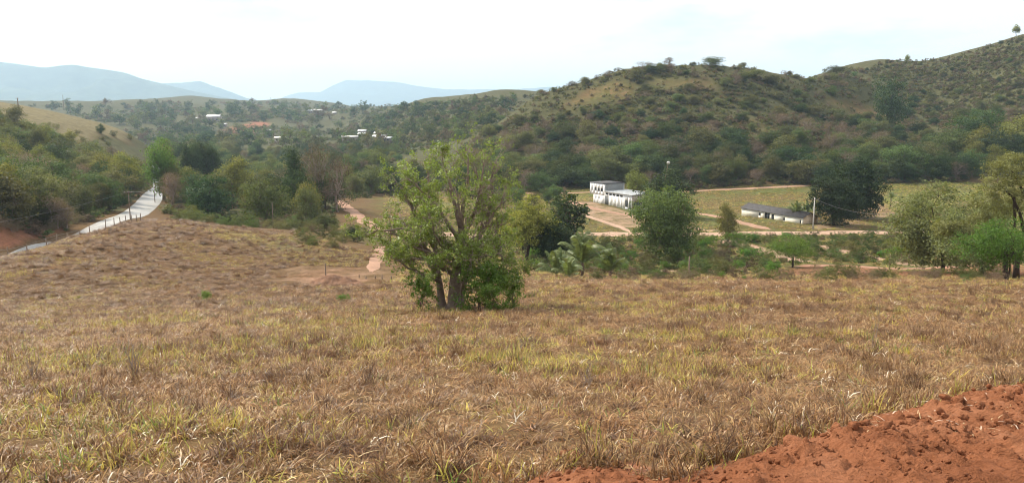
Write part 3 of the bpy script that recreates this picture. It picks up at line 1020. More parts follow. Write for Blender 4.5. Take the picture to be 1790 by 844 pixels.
    for li, s in enumerate(spec):
        ctrl = np.array([px(*q) for q in s])
        tq = np.linspace(0, 1, 9)
        tk = np.linspace(0, 1, len(ctrl))
        pts = np.stack([np.interp(tq, tk, ctrl[:, a]) for a in range(3)], -1)
        pts[1:-1] = (pts[:-2] + pts[1:-1] * 2 + pts[2:]) / 4 + rng.normal(size=(7, 3)) * 1.6 * S
        r = np.linspace(4.3 if li < 16 else 3.4, 0.9, 9) * S
        mb = MB().tube(pts, r, 7)
        limbs.append(mb)
        # the middle of the crown, a little past the trunk, is mostly bare grey twigs
        bare = 0.6 if (8 <= li <= 10 or li in (20, 21)) else (0.35 if li in (7, 18, 12, 17, 11) else 0.05)
        for k in range(9):
            i0 = rng.integers(2, 9) if k else 8
            dirn = unit(pts[min(8, i0)] - pts[max(0, i0 - 1)])
            ax = unit(dirn * 0.6 + rng.normal(size=3) * 0.72 + np.array([0, 0, 0.25]))
            grow(pts[i0], ax, rng.uniform(17, 34) * S, r[i0] * 0.6, 1, bare)
    obj('trunk', trunk.mesh('trunk', M['bark_main'], True), root)
    for mb in limbs:
        obj('limb', mb.mesh('limb', M['bark_main'], True), root)
    obj('twigs', twigs.mesh('twigs', M['twig']), root)['kind'] = 'stuff'
    C, D = [], []
    for p, d, bare in tips:
        if rng.random() < bare: continue
        m = rng.integers(6, 14)
        for k in range(m):
            o = unit(rng.normal(size=3) + np.array([0, 0, 0.1]))
            C.append(p + o * rng.uniform(1.0, 6.5) * S); D.append(o)
    C, D = np.array(C), np.array(D)
    ln = rng.uniform(2.4, 5.2, len(C)) * S
    Vl, Ql = kites(C, D, ln, ln * 0.5, rng, up=0.55, rnd=1.1, fold=0.18)
    obj('crown', make_mesh('main_crown', Vl, Ql, M['leaf_main']), root)
    print('main tree leaves', len(C))


main_tree()

# ------------------------------------------------------------------ buildings
M['wall_white'] = simple_mat('whitewashed_wall', (0.74, 0.74, 0.73), 0.85, 0.10, 1.2, dirt=(0.60, 0.585, 0.56), stain=0.12, spec=0.15)
M['wall_pink'] = simple_mat('pinkish_render', (0.56, 0.47, 0.43), 0.85, 0.14, 1.2, dirt=(0.36, 0.30, 0.27), spec=0.15)
M['wall_cream'] = simple_mat('cream_wall', (0.76, 0.72, 0.62), 0.85, 0.12, 1.2, dirt=(0.56, 0.50, 0.40), spec=0.15)
M['wall_peach'] = simple_mat('peach_gable', (0.74, 0.58, 0.42), 0.85, 0.12, 1.2, dirt=(0.46, 0.35, 0.25), spec=0.15)
M['metal_roof'] = simple_mat('light_metal_roof', (0.50, 0.52, 0.53), 0.45, 0.12, 0.8, dirt=(0.32, 0.31, 0.29), spec=0.5)
M['metal_side'] = simple_mat('grey_corrugated', (0.30, 0.31, 0.31), 0.6, 0.15, 0.8, dirt=(0.2, 0.2, 0.19), spec=0.4)
M['dark_roof'] = simple_mat('dark_tile_roof', (0.085, 0.08, 0.082), 0.8, 0.3, 1.5, spec=0.2)
M['opening'] = simple_mat('dark_window_pane', (0.018, 0.02, 0.024), 0.2, 0.2, 1.0, spec=0.5)
M['frame'] = simple_mat('window_frame', (0.30, 0.31, 0.31), 0.6, 0.1, 2.0)
M['door_grey'] = simple_mat('grey_metal_door', (0.115, 0.12, 0.12), 0.55, 0.15, 2.0)
M['white_roof'] = simple_mat('bright_metal_roof', (0.80, 0.80, 0.80), 0.4, 0.06, 0.3, spec=0.5)
M['brick_wall'] = simple_mat('dull_wall', (0.30, 0.25, 0.22), 0.9, 0.2, 0.6)
M['concrete'] = simple_mat('pale_concrete', (0.52, 0.50, 0.47), 0.85, 0.12, 2.0)
M['wood'] = simple_mat('weathered_wood', (0.20, 0.145, 0.105), 0.9, 0.3, 4.0)
M['wire'] = simple_mat('dull_wire', (0.22, 0.21, 0.21), 0.6, 0.1, 1.0)


def wall_with_holes(mb, L, H, holes, th, z0=0.0):
    """front wall along x (0..L), y 0..th, with rectangular openings (x0, x1, z0, z1)"""
    xs_ = sorted({0.0, L, *[h for q in holes for h in q[:2]]})
    zs_ = sorted({z0, H, *[h for q in holes for h in q[2:]]})
    for a, b_ in zip(xs_[:-1], xs_[1:]):
        run = None
        for c_, d in zip(zs_[:-1], zs_[1:]):
            hole = any(q[0] < (a + b_) / 2 < q[1] and q[2] < (c_ + d) / 2 < q[3] for q in holes)
            if hole:
                if run: mb.box(a, b_, 0, th, *run)
                run = None
            else:
                run = (run[0], d) if run else (c_, d)
        if run: mb.box(a, b_, 0, th, *run)


def window(parent, x0, x1, z0, z1, y=0.10, mull=1, rot=None, name='window', pane='opening', fr='frame'):
    w_ = obj(name, MB().box(x0, x1, y, y + 0.03, z0, z1).mesh(name, M[pane]), parent)
    f = MB()
    t_ = 0.06
    yf, yb = y - 0.045, y - 0.003
    f.box(x0, x0 + t_, yf, yb, z0, z1); f.box(x1 - t_, x1, yf, yb, z0, z1)
    f.box(x0 + t_, x1 - t_, yf, yb, z0, z0 + t_); f.box(x0 + t_, x1 - t_, yf, yb, z1 - t_, z1)
    for k in range(1, mull + 1):
        xm = x0 + (x1 - x0) * k / (mull + 1)
        f.box(xm - 0.025, xm + 0.025, yf + 0.004, yb, z0 + t_, z1 - t_)
    obj('frame', f.mesh('frame', M[fr]), w_)
    return w_


def white_building():
    x1, y1, z1 = at(1031, 240)
    x2, y2, z2 = at(1103.5, 222)
    zb = min(z1, z2)
    yaw = math.atan2(y2 - y1, x2 - x1)
    L = math.hypot(x2 - x1, y2 - y1)
    root = thing('white_building', 'white flat-roofed building with a two-storey block and a long low wing beside bare earth', 'building', (x1, y1, zb + EYE - 0.05), yaw)
    A = L * 0.37                       # front width of the two-storey block
    D = 7.0
    HA, HW = 6.4, 4.25
    # plinth
    obj('plinth', MB().box(1.9, L + 0.06, -0.06, D + 0.06, -0.8, 0.22).mesh('plinth', M['concrete']), root)
    # two-storey block: ground floor set back under the overhang at one end
    holes_lo = [(3.0, 3.5, 1.9, 2.5), (4.55, 5.1, 1.85, 2.45)]
    lo = MB(); hl = [(a - 1.9, b_ - 1.9, c_, d) for a, b_, c_, d in holes_lo]
    wall_with_holes(lo, A - 1.9, 3.0, hl, 0.2, 0.22)
    o = obj('lower_wall', lo.mesh('lower_wall', M['wall_white']), root, (1.9, 0, 0))
    obj('side_wall', MB().box(1.9, 2.1, 0.21, D, 0.22, 3.0).mesh('side_wall', M['wall_pink']), root)
    holes_up = [(0.95, 1.45, 4.05, 5.0), (2.6, 3.5, 4.0, 5.0), (4.1, 5.1, 4.0, 5.0), (5.6, 6.7, 4.0, 5.0)]
    up = MB(); wall_with_holes(up, A, HA, holes_up, 0.2, 3.003)
    obj('upper_wall', up.mesh('upper_wall', M['wall_white']), root)
    obj('end_wall', MB().box(0, 0.2, 0.203, D, 3.003, HA).mesh('end_wall', M['wall_white']), root)
    obj('back_wall', MB().box(0.203, A, D - 0.2, D, 0.22, HA).mesh('back_wall', M['wall_white']), root)
    obj('overhang', MB().box(0.203, 2.1, 0.203, D - 0.203, 3.003, 3.2).mesh('overhang', M['concrete']), root)
    for q in holes_lo: window(root, *q, mull=0)
    for q in holes_up: window(root, *q, mull=1)
    # corrugated grey side above the wing roof
    cs = MB()
    for k in range(14):
        z0 = HW + 0.34 + k * 0.125
        cs.box(A - 0.05 - 0.03 * (k % 2), A + 0.03 - 0.035 * (k % 2), 0.21, D - 0.21, z0, z0 + 0.122)
    obj('corrugated_side', cs.mesh('corrugated_side', M['metal_side']), root)
    obj('inner_wall', MB().box(A - 0.3, A - 0.12, 0.21, D - 0.21, 0.22, HW + 0.33).mesh('inner_wall', M['wall_white']), root)
    obj('upper_roof', MB().box(-0.15, A + 0.15, -0.15, D + 0.15, HA + 0.003, HA + 0.13).mesh('upper_roof', M['dark_roof']), root)
    # long wing
    W0 = A + 0.003
    holes = [(0.35, 2.0, 0.23, 3.0)] + [(0.5 + k * 1.75, 1.75 + k * 1.75, 3.3, 3.95) for k in range(5)] + [(L - W0 - 2.9, L - W0 - 1.6, 0.7, 2.6), (L - W0 - 1.1, L - W0 - 0.25, 0.23, 2.5)]
    wg = MB(); wall_with_holes(wg, L - W0, HW, holes, 0.2, 0.22)
    obj('wing_wall', wg.mesh('wing_wall', M['wall_white']), root, (W0, 0, 0))
    for k, q in enumerate(holes):
        qq = (q[0] + W0, q[1] + W0, q[2], q[3])
        if k == 0:
            d_ = window(root, *qq, mull=2, name='door', pane='door_grey')
        elif k == len(holes) - 1:
            window(root, *qq, mull=0, name='door', pane='door_grey')
        else:
            window(root, *qq, mull=1)
    for k in range(1, 6):
        xx = W0 + 2.0 + k * 1.55
        if xx < L - 3: obj('pilaster', MB().box(xx, xx + 0.12, -0.05, -0.003, 0.23, 3.2).mesh('pilaster', M['wall_cream']), root)
    # wing end wall with opening
    ew = MB(); wall_with_holes(ew, D - 0.003, HW, [(0.5, 3.0, 0.3, 2.3)], 0.2, 0.22)
    e = obj('wing_end_wall', ew.mesh('wing_end_wall', M['wall_pink']), root, (L, 0.203, 0))
    e.rotation_euler = (0, 0, math.pi / 2)
    wd = window(e, 0.5, 3.0, 0.3, 2.3, mull=2)
    obj('wing_back_wall', MB().box(W0, L - 0.203, D - 0.2, D, 0.22, HW).mesh('wing_back_wall', M['wall_white']), root)
    rf = MB()
    n = 26
    for k in range(n):
        xa = W0 + 0.04 + (L + 0.35 - W0) * k / n; xb = W0 + 0.04 + (L + 0.35 - W0) * (k + 0.96) / n
        s = 0.05 if k % 2 else 0.0
        Vr = [(xa, -0.4, HW + 0.02 + s), (xb, -0.4, HW + 0.02 + s), (xb, D + 0.3, HW + 0.28 + s), (xa, D + 0.3, HW + 0.28 + s)]
        rf.add(Vr + [(a, b_, c_ + 0.05) for a, b_, c_ in Vr], [(0, 3, 2, 1), (4, 5, 6, 7), (0, 1, 5, 4), (1, 2, 6, 5), (2, 3, 7, 6), (3, 0, 4, 7)])
    obj('wing_roof', rf.mesh('wing_roof', M['metal_roof']), root)


white_building()


def long_barn():
    x1, y1, z1 = at(1296, 213)
    x2, y2, z2 = at(1403, 192)
    zb = min(z1, z2)
    yaw = math.atan2(y2 - y1, x2 - x1)
    L = math.hypot(x2 - x1, y2 - y1); D = 4.6; H = 2.25; R = 1.0
    root = thing('long_barn', 'long low whitewashed barn with dark gabled roof beside the pale dirt road', 'barn', (x1, y1, zb + EYE - 0.03), yaw)
    obj('plinth', MB().box(-0.05, L + 0.05, -0.05, D + 0.05, -0.7, 0.12).mesh('plinth', M['concrete']), root)
    holes = [(L * 0.30, L * 0.335, 0.9, 1.7), (L * 0.40, L * 0.485, 0.13, 2.0), (L * 0.515, L * 0.555, 0.13, 1.9), (L * 0.70, L * 0.73, 0.7, 1.5), (L * 0.955, L * 0.978, 0.7, 1.6)]
    m = MB(); wall_with_holes(m, L, H, holes, 0.2, 0.12)
    obj('front_wall', m.mesh('front_wall', M['wall_cream']), root)
    obj('back_wall', MB().box(0, L, D - 0.2, D, 0.12, H).mesh('back_wall', M['wall_cream']), root)
    for k, q in enumerate(holes):
        window(root, *q, mull=1 if k in (1, 2) else 0, name='door' if k in (1, 2) else 'window', pane='opening')
    for nm, xx, mt in (('gable_wall', 0.0, 'wall_cream'), ('gable_wall', L - 0.2, 'wall_peach')):
        g = MB()
        pr = [(0.203, 0.12), (D - 0.203, 0.12), (D - 0.203, H), (D / 2, H + R), (0.203, H)]
        Vg = [(xx, a, b_) for a, b_ in pr] + [(xx + 0.2, a, b_) for a, b_ in pr]
        g.add(Vg, [(0, 1, 6, 5), (1, 2, 7, 6), (2, 3, 8, 7), (3, 4, 9, 8), (4, 0, 5, 9), (0, 4, 2, 1), (5, 6, 7, 9)], [(4, 3, 2), (9, 7, 8)])
        obj(nm, g.mesh(nm, M[mt]), root)
    for s in (0, 1):                                           # two roof slopes in overlapping courses
        r_ = MB()
        n = 7
        for k in range(n):
            a0, a1 = k / n, (k + 1.12) / n
            ya = -0.35 + (D / 2 + 0.35) * a0; yb = -0.35 + (D / 2 + 0.35) * min(1, a1)
            za = H - 0.12 + (R + 0.2) * a0; zb_ = H - 0.12 + (R + 0.2) * min(1, a1)
            if s: ya, yb = D - ya, D - yb
            e_ = 0.045
            Vr = [(-0.3, ya, za + e_), (L + 0.3, ya, za + e_), (L + 0.3, yb, zb_), (-0.3, yb, zb_)]
            r_.add(Vr + [(a, b_, c_ + 0.05) for a, b_, c_ in Vr], [(0, 3, 2, 1), (4, 5, 6, 7), (0, 1, 5, 4), (1, 2, 6, 5), (2, 3, 7, 6), (3, 0, 4, 7)])
        obj('roof_slope', r_.mesh('roof_slope', M['dark_roof']), root)
    obj('ridge_cap', MB().box(-0.32, L + 0.32, D / 2 - 0.12, D / 2 + 0.12, H + R + 0.09, H + R + 0.19).mesh('ridge_cap', M['dark_roof']), root)


long_barn()


def far_house(u, Y, w_, d_, h_, label, yaw=0.0, roof='white_roof', wall='brick_wall', pitch=0.18, lift=0.0):
    x, y, z = at(u, Y)
    root = thing('house', label, 'house', (x, y, z + EYE + lift), yaw, 'houses scattered over the far valley')
    m = MB(); wall_with_holes(m, w_, h_, [(w_ * 0.15, w_ * 0.3, 1.0, 2.1), (w_ * 0.45, w_ * 0.58, 0.1, 2.1), (w_ * 0.7, w_ * 0.85, 1.0, 2.1)], 0.2, -1.5)
    m.box(0, w_, d_ - 0.2, d_, -1.5, h_); m.box(0, 0.2, 0.203, d_ - 0.203, -1.5, h_); m.box(w_ - 0.2, w_, 0.203, d_ - 0.203, -1.5, h_)
    obj('wall', m.mesh('wall', M[wall]), root)
    for a, b_, c_ in ((0.15, 0.3, 1.0), (0.7, 0.85, 1.0)):
        obj('window', MB().box(w_ * a, w_ * b_, 0.1, 0.14, c_, 2.1).mesh('window', M['opening']), root)
    obj('door', MB().box(w_ * 0.45, w_ * 0.58, 0.1, 0.14, 0.1, 2.1).mesh('door', M['door_grey']), root)
    e = 0.5
    r_ = MB()
    zt = h_ + 0.05
    rise = d_ * pitch
    for s in (0, 1):
        ya, yb = (-e, d_ / 2) if s == 0 else (d_ + e, d_ / 2)
        Vr = [(-e, ya, zt), (w_ + e, ya, zt), (w_ + e, yb, zt + rise), (-e, yb, zt + rise)]
        r_.add(Vr + [(a, b2, c2 + 0.15) for a, b2, c2 in Vr], [(0, 3, 2, 1), (4, 5, 6, 7), (0, 1, 5, 4), (1, 2, 6, 5), (2, 3, 7, 6), (3, 0, 4, 7)])
    obj('roof', r_.mesh('roof', M[roof]), root)


far_house(361, 1020, 16, 12, 5.5, 'largest far house with a bright roof high on the far slope', 0.1)
far_house(386, 960, 6, 6, 3, 'small bright shed just below the largest far house', 0.1)
far_house(332, 1010, 11, 8, 2.5, 'pale low shed beside the largest far house', 0.4)
far_house(536, 1180, 9, 9, 3.5, 'bright-roofed house on the distant wooded rise', 0.0)
far_house(548, 1190, 12, 8, 3, 'dull-roofed house next to the bright one on the rise', 0.1, roof='concrete')
far_house(581, 1150, 5, 6, 3, 'tiny white house alone on the distant rise', 0.0)
far_house(465, 900, 5, 5, 3, 'tiny pale hut in the brown far field', 0.2, roof='concrete')
far_house(626, 760, 7, 6, 3.5, 'upper of the two small houses on the reddish slope', 0.0, lift=0.5)
far_house(626, 690, 7, 6, 3, 'lower of the two small houses on the reddish slope', 0.05, lift=0.6)
far_house(654, 665, 11, 7, 3, 'long pale-roofed house above the twin white sheds', -0.1, lift=0.8)
far_house(651, 620, 9, 7, 3, 'white shed behind the dark bushes, first of the twin sheds', -0.1, lift=2.2)
far_house(662, 600, 9, 6, 2.6, 'pink-edged white shed, second of the twin sheds', -0.15, lift=2.2)
far_house(598, 640, 12, 7, 3, 'grey-roofed house half hidden among valley trees', 0.1, roof='concrete', lift=1.5)
far_house(480, 640, 8, 6, 3, 'low grey house amid trees below the red cutting', 0.1, roof='concrete', lift=1.5)
far_house(98, 268, 4, 3, 2.0, 'white shed among trees under the yellow hill', 0.35, roof='concrete', wall='wall_white', lift=0.2)


# ------------------------------------------------------------------ poles, fence, wires
def pole(u, Y, vtop, r, mat, label, arm=True, name='utility_pole', cat='pole', group=None, base_uv=None, lean=0.0):
    if base_uv:
        x, y = G(*base_uv); z = float(zf(np.array([x]), np.array([y]))[0])
    else:
        x, y, z = at(u, Y)
    h = height_for(x, y, z, vtop)
    o = thing(name, label, cat, (x, y, z + EYE - 0.1), 0, group)
    o.rotation_euler = (0, lean, 0)
    obj('post', MB().tube([(0, 0, -0.4), (0, 0, h * 0.5), (0, 0, h)], [r, r * 0.85, r * 0.7], 8).mesh('post', M[mat]), o)
    if arm:
        a_ = obj('crossarm', MB().box(-0.8, 0.8, -r - 0.12, -r - 0.002, h * 0.94, h * 0.94 + 0.12).mesh('crossarm', M['wood']), o)
        for s in (-0.7, 0, 0.7):
            obj('insulator', MB().tube([(s, -r - 0.06, h * 0.94 + 0.12), (s, -r - 0.06, h * 0.94 + 0.3)], [0.05, 0.03], 6).mesh('insulator', M['concrete']), a_)
    return (x, y, z + EYE + h * 0.96)


def wire(pts, label, r=0.03, sag=0.8, group=None):
    for k, (a, b_) in enumerate(zip(pts[:-1], pts[1:])):
        a, b_ = np.array(a), np.array(b_)
        tq = np.linspace(0, 1, 14)[:, None]
        p = a + (b_ - a) * tq - np.array([0, 0, 1]) * (4 * tq * (1 - tq) * sag)
        o = obj('power_line', MB().tube(p, [r] * 14, 4, False).mesh('power_line', M['wire']))
        tag(o, label if len(pts) == 2 else f'{label}, span {"first second third fourth".split()[k]} along', 'cable', group)


pc = pole(1421, 184, 345, 0.17, 'concrete', 'white concrete utility pole at the corner of the long barn')
pd = pole(1557, 172, 372, 0.13, 'wood', 'dark wooden utility pole at the roadside before the pale feathery tree')
wire([pc, pd], 'thin cable running from the concrete pole past the dark mango tree', 0.022, 1.2)
pa = pole(228, 152, 333, 0.11, 'wood', 'slim pole rising beside the fence on the asphalt road')
pb = pole(271, 205, 326, 0.11, 'wood', 'slim pole farther up the shining asphalt road')
xl, yl, zl = at(-260, 92)
wire([(xl, yl, zl + EYE + 6.0), pa], 'overhead wire sagging above the red roadside bank', 0.016, 1.0)
wire([pa, pb], 'overhead wire between the two slim roadside poles', 0.03, 0.5)
pole(478, 150, 352, 0.08, 'wood', 'pale bare pole standing in front of the dark valley trees', arm=False)
pole(32, 352, 171, 0.25, 'wood', 'crossarmed pole on the crest of the yellow hill')
pole(112, 1200, 166, 0.5, 'wood', 'tiny distant pole on the far ridge', arm=False)
# lamp on a leaning pole at the foot of the wooded hill
x, y, z = at(1160, 262)
h = height_for(x, y, z, 287)
o = thing('street_lamp', 'leaning lamp post with pale round head at the foot of the wooded hill', 'lamp', (x, y, z + EYE))
obj('post', MB().tube([(0, 0, -0.4), (0.3, 0, h * 0.6), (1.1, 0, h)], [0.12, 0.1, 0.08], 6).mesh('post', M['wood']), o)
hd = MB()
for k in range(5): pass
hd.tube([(1.1, 0, h - 0.1), (1.15, 0, h + 0.15), (1.2, 0, h + 0.45), (1.2, 0, h + 0.75), (1.2, 0, h + 0.95)], [0.12, 0.45, 0.6, 0.45, 0.1], 10)
obj('lamp_head', hd.mesh('lamp_head', M['concrete'], True), o)


def single_post(u, vb, vt, r, label, arm=False):
    pole(u, 0, vt, r, 'wood', label, arm=False, name='fence_post', cat='post', base_uv=(u, vb))


single_post(570, 496, 458, 0.07, 'lone wooden post behind the low earth mound')
single_post(1204, 488, 446, 0.085, 'lone weathered post at the field edge below the big round tree')
single_post(1555, 470, 440, 0.06, 'thin post near the reddish path')
for k, (u, vb, vt) in enumerate(((628, 487, 478), (640, 490, 480), (656, 489, 479), (668, 490, 478), (684, 489, 480))):
    single_post(u, vb, vt, 0.06, f'short dark stake beside the sandy gap, {"first second third fourth fifth".split()[k]} from the mound')

# roadside fence on the brown knoll
fx_ = [(-40, 478), (15, 452), (48, 441), (82, 431), (100, 427), (119, 421), (140, 414), (158, 408), (185, 398), (200, 393), (211, 391), (221, 390), (231, 389), (239, 388), (246, 388)]
fpts = []
fence = None
for k, (u, v) in enumerate(fx_):
    Yf = np.interp(u, [-40, 15, 100, 200, 246], [84, 96, 112, 130, 139])
    x, y, z = at(u, Yf)
    if fence is None:
        fence = thing('roadside_fence', 'post and wire fence along the crest of the brown knoll', 'fence', (x, y, z + EYE)); f0 = np.array([x, y, z])
    q = np.array([x, y, z]) - f0
    hp = 1.55 + random.uniform(-0.15, 0.2)
    dx = random.uniform(-0.1, 0.1)
    obj('post', MB().tube([q + (0, 0, -0.3), q + (dx * 0.5, 0, hp * 0.5), q + (dx, 0, hp)], [0.075, 0.07, 0.06], 6).mesh('post', M['wood']), fence)
    fpts.append(q)
for hgt in (0.5, 0.95, 1.4):
    obj('wire', MB().tube([p + (0, 0, hgt) for p in fpts], [0.012] * len(fpts), 3, False).mesh('wire', M['wire']), fence)

# low mound of earth by the lone post
x, y = G(586, 497)
z = float(zf(np.array([x]), np.array([y]))[0])
a, b_ = np.meshgrid(np.linspace(-1, 1, 60), np.linspace(-1, 1, 40))
rr_ = np.sqrt(a * a + b_ * b_)
hz = np.maximum(0, 1 - rr_) ** 0.8 * 0.95 + fbm(a * 5, b_ * 5, 61, 4) * 0.32 * sstep(1.0, 0.7, rr_) - 0.08
xx, yy = x + a * 2.6, y + b_ * 1.7
mz = zf(xx, yy) - z + hz
i = np.arange(39)[:, None] * 60 + np.arange(59)[None]
mo = obj('earth_mound', make_mesh('earth_mound', np.stack([a * 2.6, b_ * 1.7, mz], -1).reshape(-1, 3), np.stack([i, i + 1, i + 61, i + 60], -1).reshape(-1, 4),
         simple_mat('brown_mound_earth', (0.20, 0.115, 0.075), 0.95, 0.35, 1.5, spec=0.05), smooth=True), None, (x, y, z + EYE))
tag(mo, 'low brown earth mound beside the lone wooden post', 'mound')

# ------------------------------------------------------------------ trees one can tell apart
T = put_tree
T('umbrella', 922, 132, 344, 'rounded yellow-green tree with thin dark trunk peeping out behind the large tree', wide=1.0)
T('mango', 966, 132, 388, 'compact very dark tree behind the palms', wide=1.12, var=0)
T('sparse', 992, 152, 340, 'sparse big-leaved tree in front of the bare yard', wide=0.95)
T('round', 1162, 140, 331, 'big dense round green tree hiding the end of the white building', wide=1.02)
T('deep', 1168, 212, 296, 'dark flat-topped tree behind the white building', wide=1.25, var=0)
T('yel', 1112, 246, 298, 'light green tree rising over the white building roof', wide=0.9, var=1)
T('mango', 1497, 203, 282, 'taller of the two huge dark mango trees by the barn', wide=1.0, var=0)
T('mango', 1458, 190, 308, 'lower front one of the two huge dark mango trees by the barn', wide=0.98, var=1)
T('acacia', 1386, 124, 411, 'bright green feathery spreading tree on the slope below the barn', var=0, wide=1.0)
T('yel', 1272, 168, 358, 'slender yellow-green sapling beside the dirt path', wide=0.7, var=0)
T('shrub', 1386, 202, 362, 'small leafy shrub against the barn wall', cat='shrub', name='shrub', wide=0.8)
T('pale', 1640, 108, 322, 'wide pale feathery tree at the bend of the reddish path', var=0, wide=1.2)
T('pale', 1712, 98, 345, 'second pale feathery tree crowding against the wide one', var=1, wide=1.25)
T('mango', 1742, 318, 233, 'dark domed tree at the edge of the far green field', wide=1.25, var=1)
T('mid', 1700, 345, 192, 'rounded dark green tree on the gully slope above the domed tree', wide=1.2, var=1)
T('yel', 1785, 330, 196, 'yellow-green tree cut by the picture edge above the green field', wide=1.3, var=0)
T('deep', 1551, 412, 136, 'tall dark tree standing out on the saddle of the hill', wide=0.75, var=1)
T('umbrella', 1776, 578, 44, 'lone bushy-headed tree on top of the high ridge', var=0, wide=0.8, h=8.0)
T('umbrella', 1586, 604, 89, 'tiny thin tree on the small knob of the ridge', var=0, wide=0.8, h=6.5)
T('bright', 287, 216, 243, 'tall bright green tree overhanging the asphalt road', wide=0.75, var=0)
T('yel', 305, 214, 285, 'rusty-tinged tree leaning beside the tall roadside tree', wide=0.8, var=1)
for k, (u, vt) in enumerate(((330, 253), (345, 248), (358, 251), (372, 250), (340, 258), (366, 262))):
    T('tall', u, 268 + 3 * k, vt, f'blackish upright tree of the jagged dark clump, {"first second third fourth fifth sixth".split()[k]} in it', var=k % 2, wide=0.6, group='jagged dark clump of upright trees')
T('yel', 408, 215, 277, 'yellow-green tree with bare trunk in the valley wood', wide=1.0, var=0)
T('mid', 466, 172, 316, 'broad dark green tree behind the pale bare pole', wide=1.05, var=2)
T('olive', 535, 168, 330, 'grey-green tree at the edge of the valley wood by the sandy path', wide=0.9)
T('bare', 556, 196, 250, 'tall nearly leafless brown tree towering over the valley wood', wide=0.75, var=0)
T('bare', 590, 190, 274, 'second leafless brown tree beside the sandy path', wide=0.75, var=1)
T('tall', 520, 205, 262, 'tall grey-green tree beside the leafless brown tree', wide=0.85, var=0)
T('deep', 636, 292, 293, 'round glossy green tree at the end of the small pasture', wide=1.05, var=0)
T('mid', 642, 268, 325, 'little round tree standing alone in the small pasture', wide=0.9, var=1)
T('deep', 346, 186, 338, 'dark bush-like tree next to the roadside verge', wide=0.9)
T('yel', 338, 163, 360, 'light green bush at the top of the brown knoll', cat='shrub', name='shrub', wide=1.6)
T('deep', 404, 160, 369, 'dark green hedge-like bush behind the brown knoll', cat='shrub', name='shrub', wide=1.5)
T('deep', 618, 118, 392, 'dark bush beside the tip of the leafy branch', cat='shrub', name='shrub', wide=1.2)
T('mid', 40, 136, 302, 'round bright-topped tree above the red roadside bank', wide=1.0, var=0)
T('bare', 92, 140, 338, 'rusty brown tree above the red roadside bank', wide=1.0, var=2)
T('olive', 148, 154, 328, 'olive tree among rusty scrub by the road', wide=0.9)
T('bare', 118, 142, 350, 'brown dry thicket tree at the bank top', wide=1.1, var=1)
T('mid', 190, 176, 307, 'leafy green tree beside the bend of the road', wide=1.0, var=1)
T('yel', 225, 226, 268, 'yellow-green roadside tree above the shining road', wide=1.0, var=0)
T('deep', 4, 126, 355, 'dark green bush cut by the picture edge on the bank', wide=0.9)
T('yel', 20, 210, 250, 'yellow-flowering tree under the yellow hill', wide=1.0)


# pale feathery tree with the long low limb, at the picture's edge
def limb_tree():
    rng = np.random.default_rng(5)
    x, y, z = at(1776, 76)
    S = 76 / F_PX * 1.03
    root = thing('feathery_tree', 'pale feathery tree reaching a long dark limb over the reddish path', 'tree', (x, y, z + EYE - 0.1))
    px = lambda a, b_, c_: np.array([a * S, c_ * S, b_ * S])
    tr = MB()
    tr.tube([px(*p) for p in ((0, -6, 0), (-2, 30, 0), (6, 70, 0), (14, 120, 0), (10, 170, 5))], np.array([6.5, 4.6, 4, 3.2, 2]) * S, 9)
    tr.tube([px(*p) for p in ((-14, -6, 4), (-20, 30, 4), (-22, 62, 2), (-14, 100, -4), (-24, 150, -10), (-30, 185, -6))], np.array([5, 3.6, 3, 2.5, 1.8, 0.9]) * S, 8)
    obj('trunk', tr.mesh('trunk', M['bark_dark'], True), root)
    spec = [[(0, 45, 0), (-40, 52, -6), (-80, 62, -10), (-105, 72, -12), (-125, 90, -12), (-140, 86, -14)],
            [(8, 80, 0), (-10, 120, -8), (-30, 150, -14), (-50, 165, -16)],
            [(14, 120, 0), (40, 150, 10), (60, 185, 14)], [(10, 130, 0), (0, 175, 24), (-20, 205, 30)],
            [(14, 110, 0), (50, 125, -20), (95, 150, -26)], [(12, 150, 2), (20, 195, -14), (24, 215, -18)]]
    for s in spec:
        obj('limb', MB().tube([px(*p) for p in s], np.linspace(3.0, 0.9, len(s)) * S, 7).mesh('limb', M['bark_dark'], True), root)
    cl = [(-118, 90, -12, 28), (-140, 96, -12, 22), (-95, 92, -12, 24), (-55, 165, -14, 34), (-40, 190, 0, 36), (-10, 205, 20, 36), (20, 212, -12, 40), (55, 190, 10, 42), (95, 155, -20, 40),
          (-70, 140, -10, 30), (-20, 165, -20, 34), (-30, 130, 10, 30), (10, 140, 20, 32), (40, 120, -10, 30), (-60, 105, 14, 24), (30, 165, 20, 36), (70, 220, 0, 36)]
    C, D = [], []
    for a, b_, c_, r in cl:
        for k in range(46):
            d = unit(rng.normal(size=3) + np.array([0, 0, 0.25]))
            q = px(a, b_, c_) + d * r * S * rng.uniform(0.5, 1.0) * np.array([1, 1, 0.6])
            m = 30
            C.append(q + rng.normal(size=(m, 3)) * 4.2 * S * np.array([1, 1, 0.55])); D.append(np.repeat(d[None], m, 0))
    C = np.vstack(C); D = np.vstack(D)
    ln = rng.uniform(2.2, 4.6, len(C)) * S
    Vl, Ql = kites(C, D, ln, ln * 0.5, rng)
    obj('crown', make_mesh('feathery_crown', Vl, Ql, M['leaf_pale']), root)


limb_tree()
T('acacia', 1756, 70, 384, 'vivid green low tree in front of the pale feathery tree', var=1, wide=0.95)


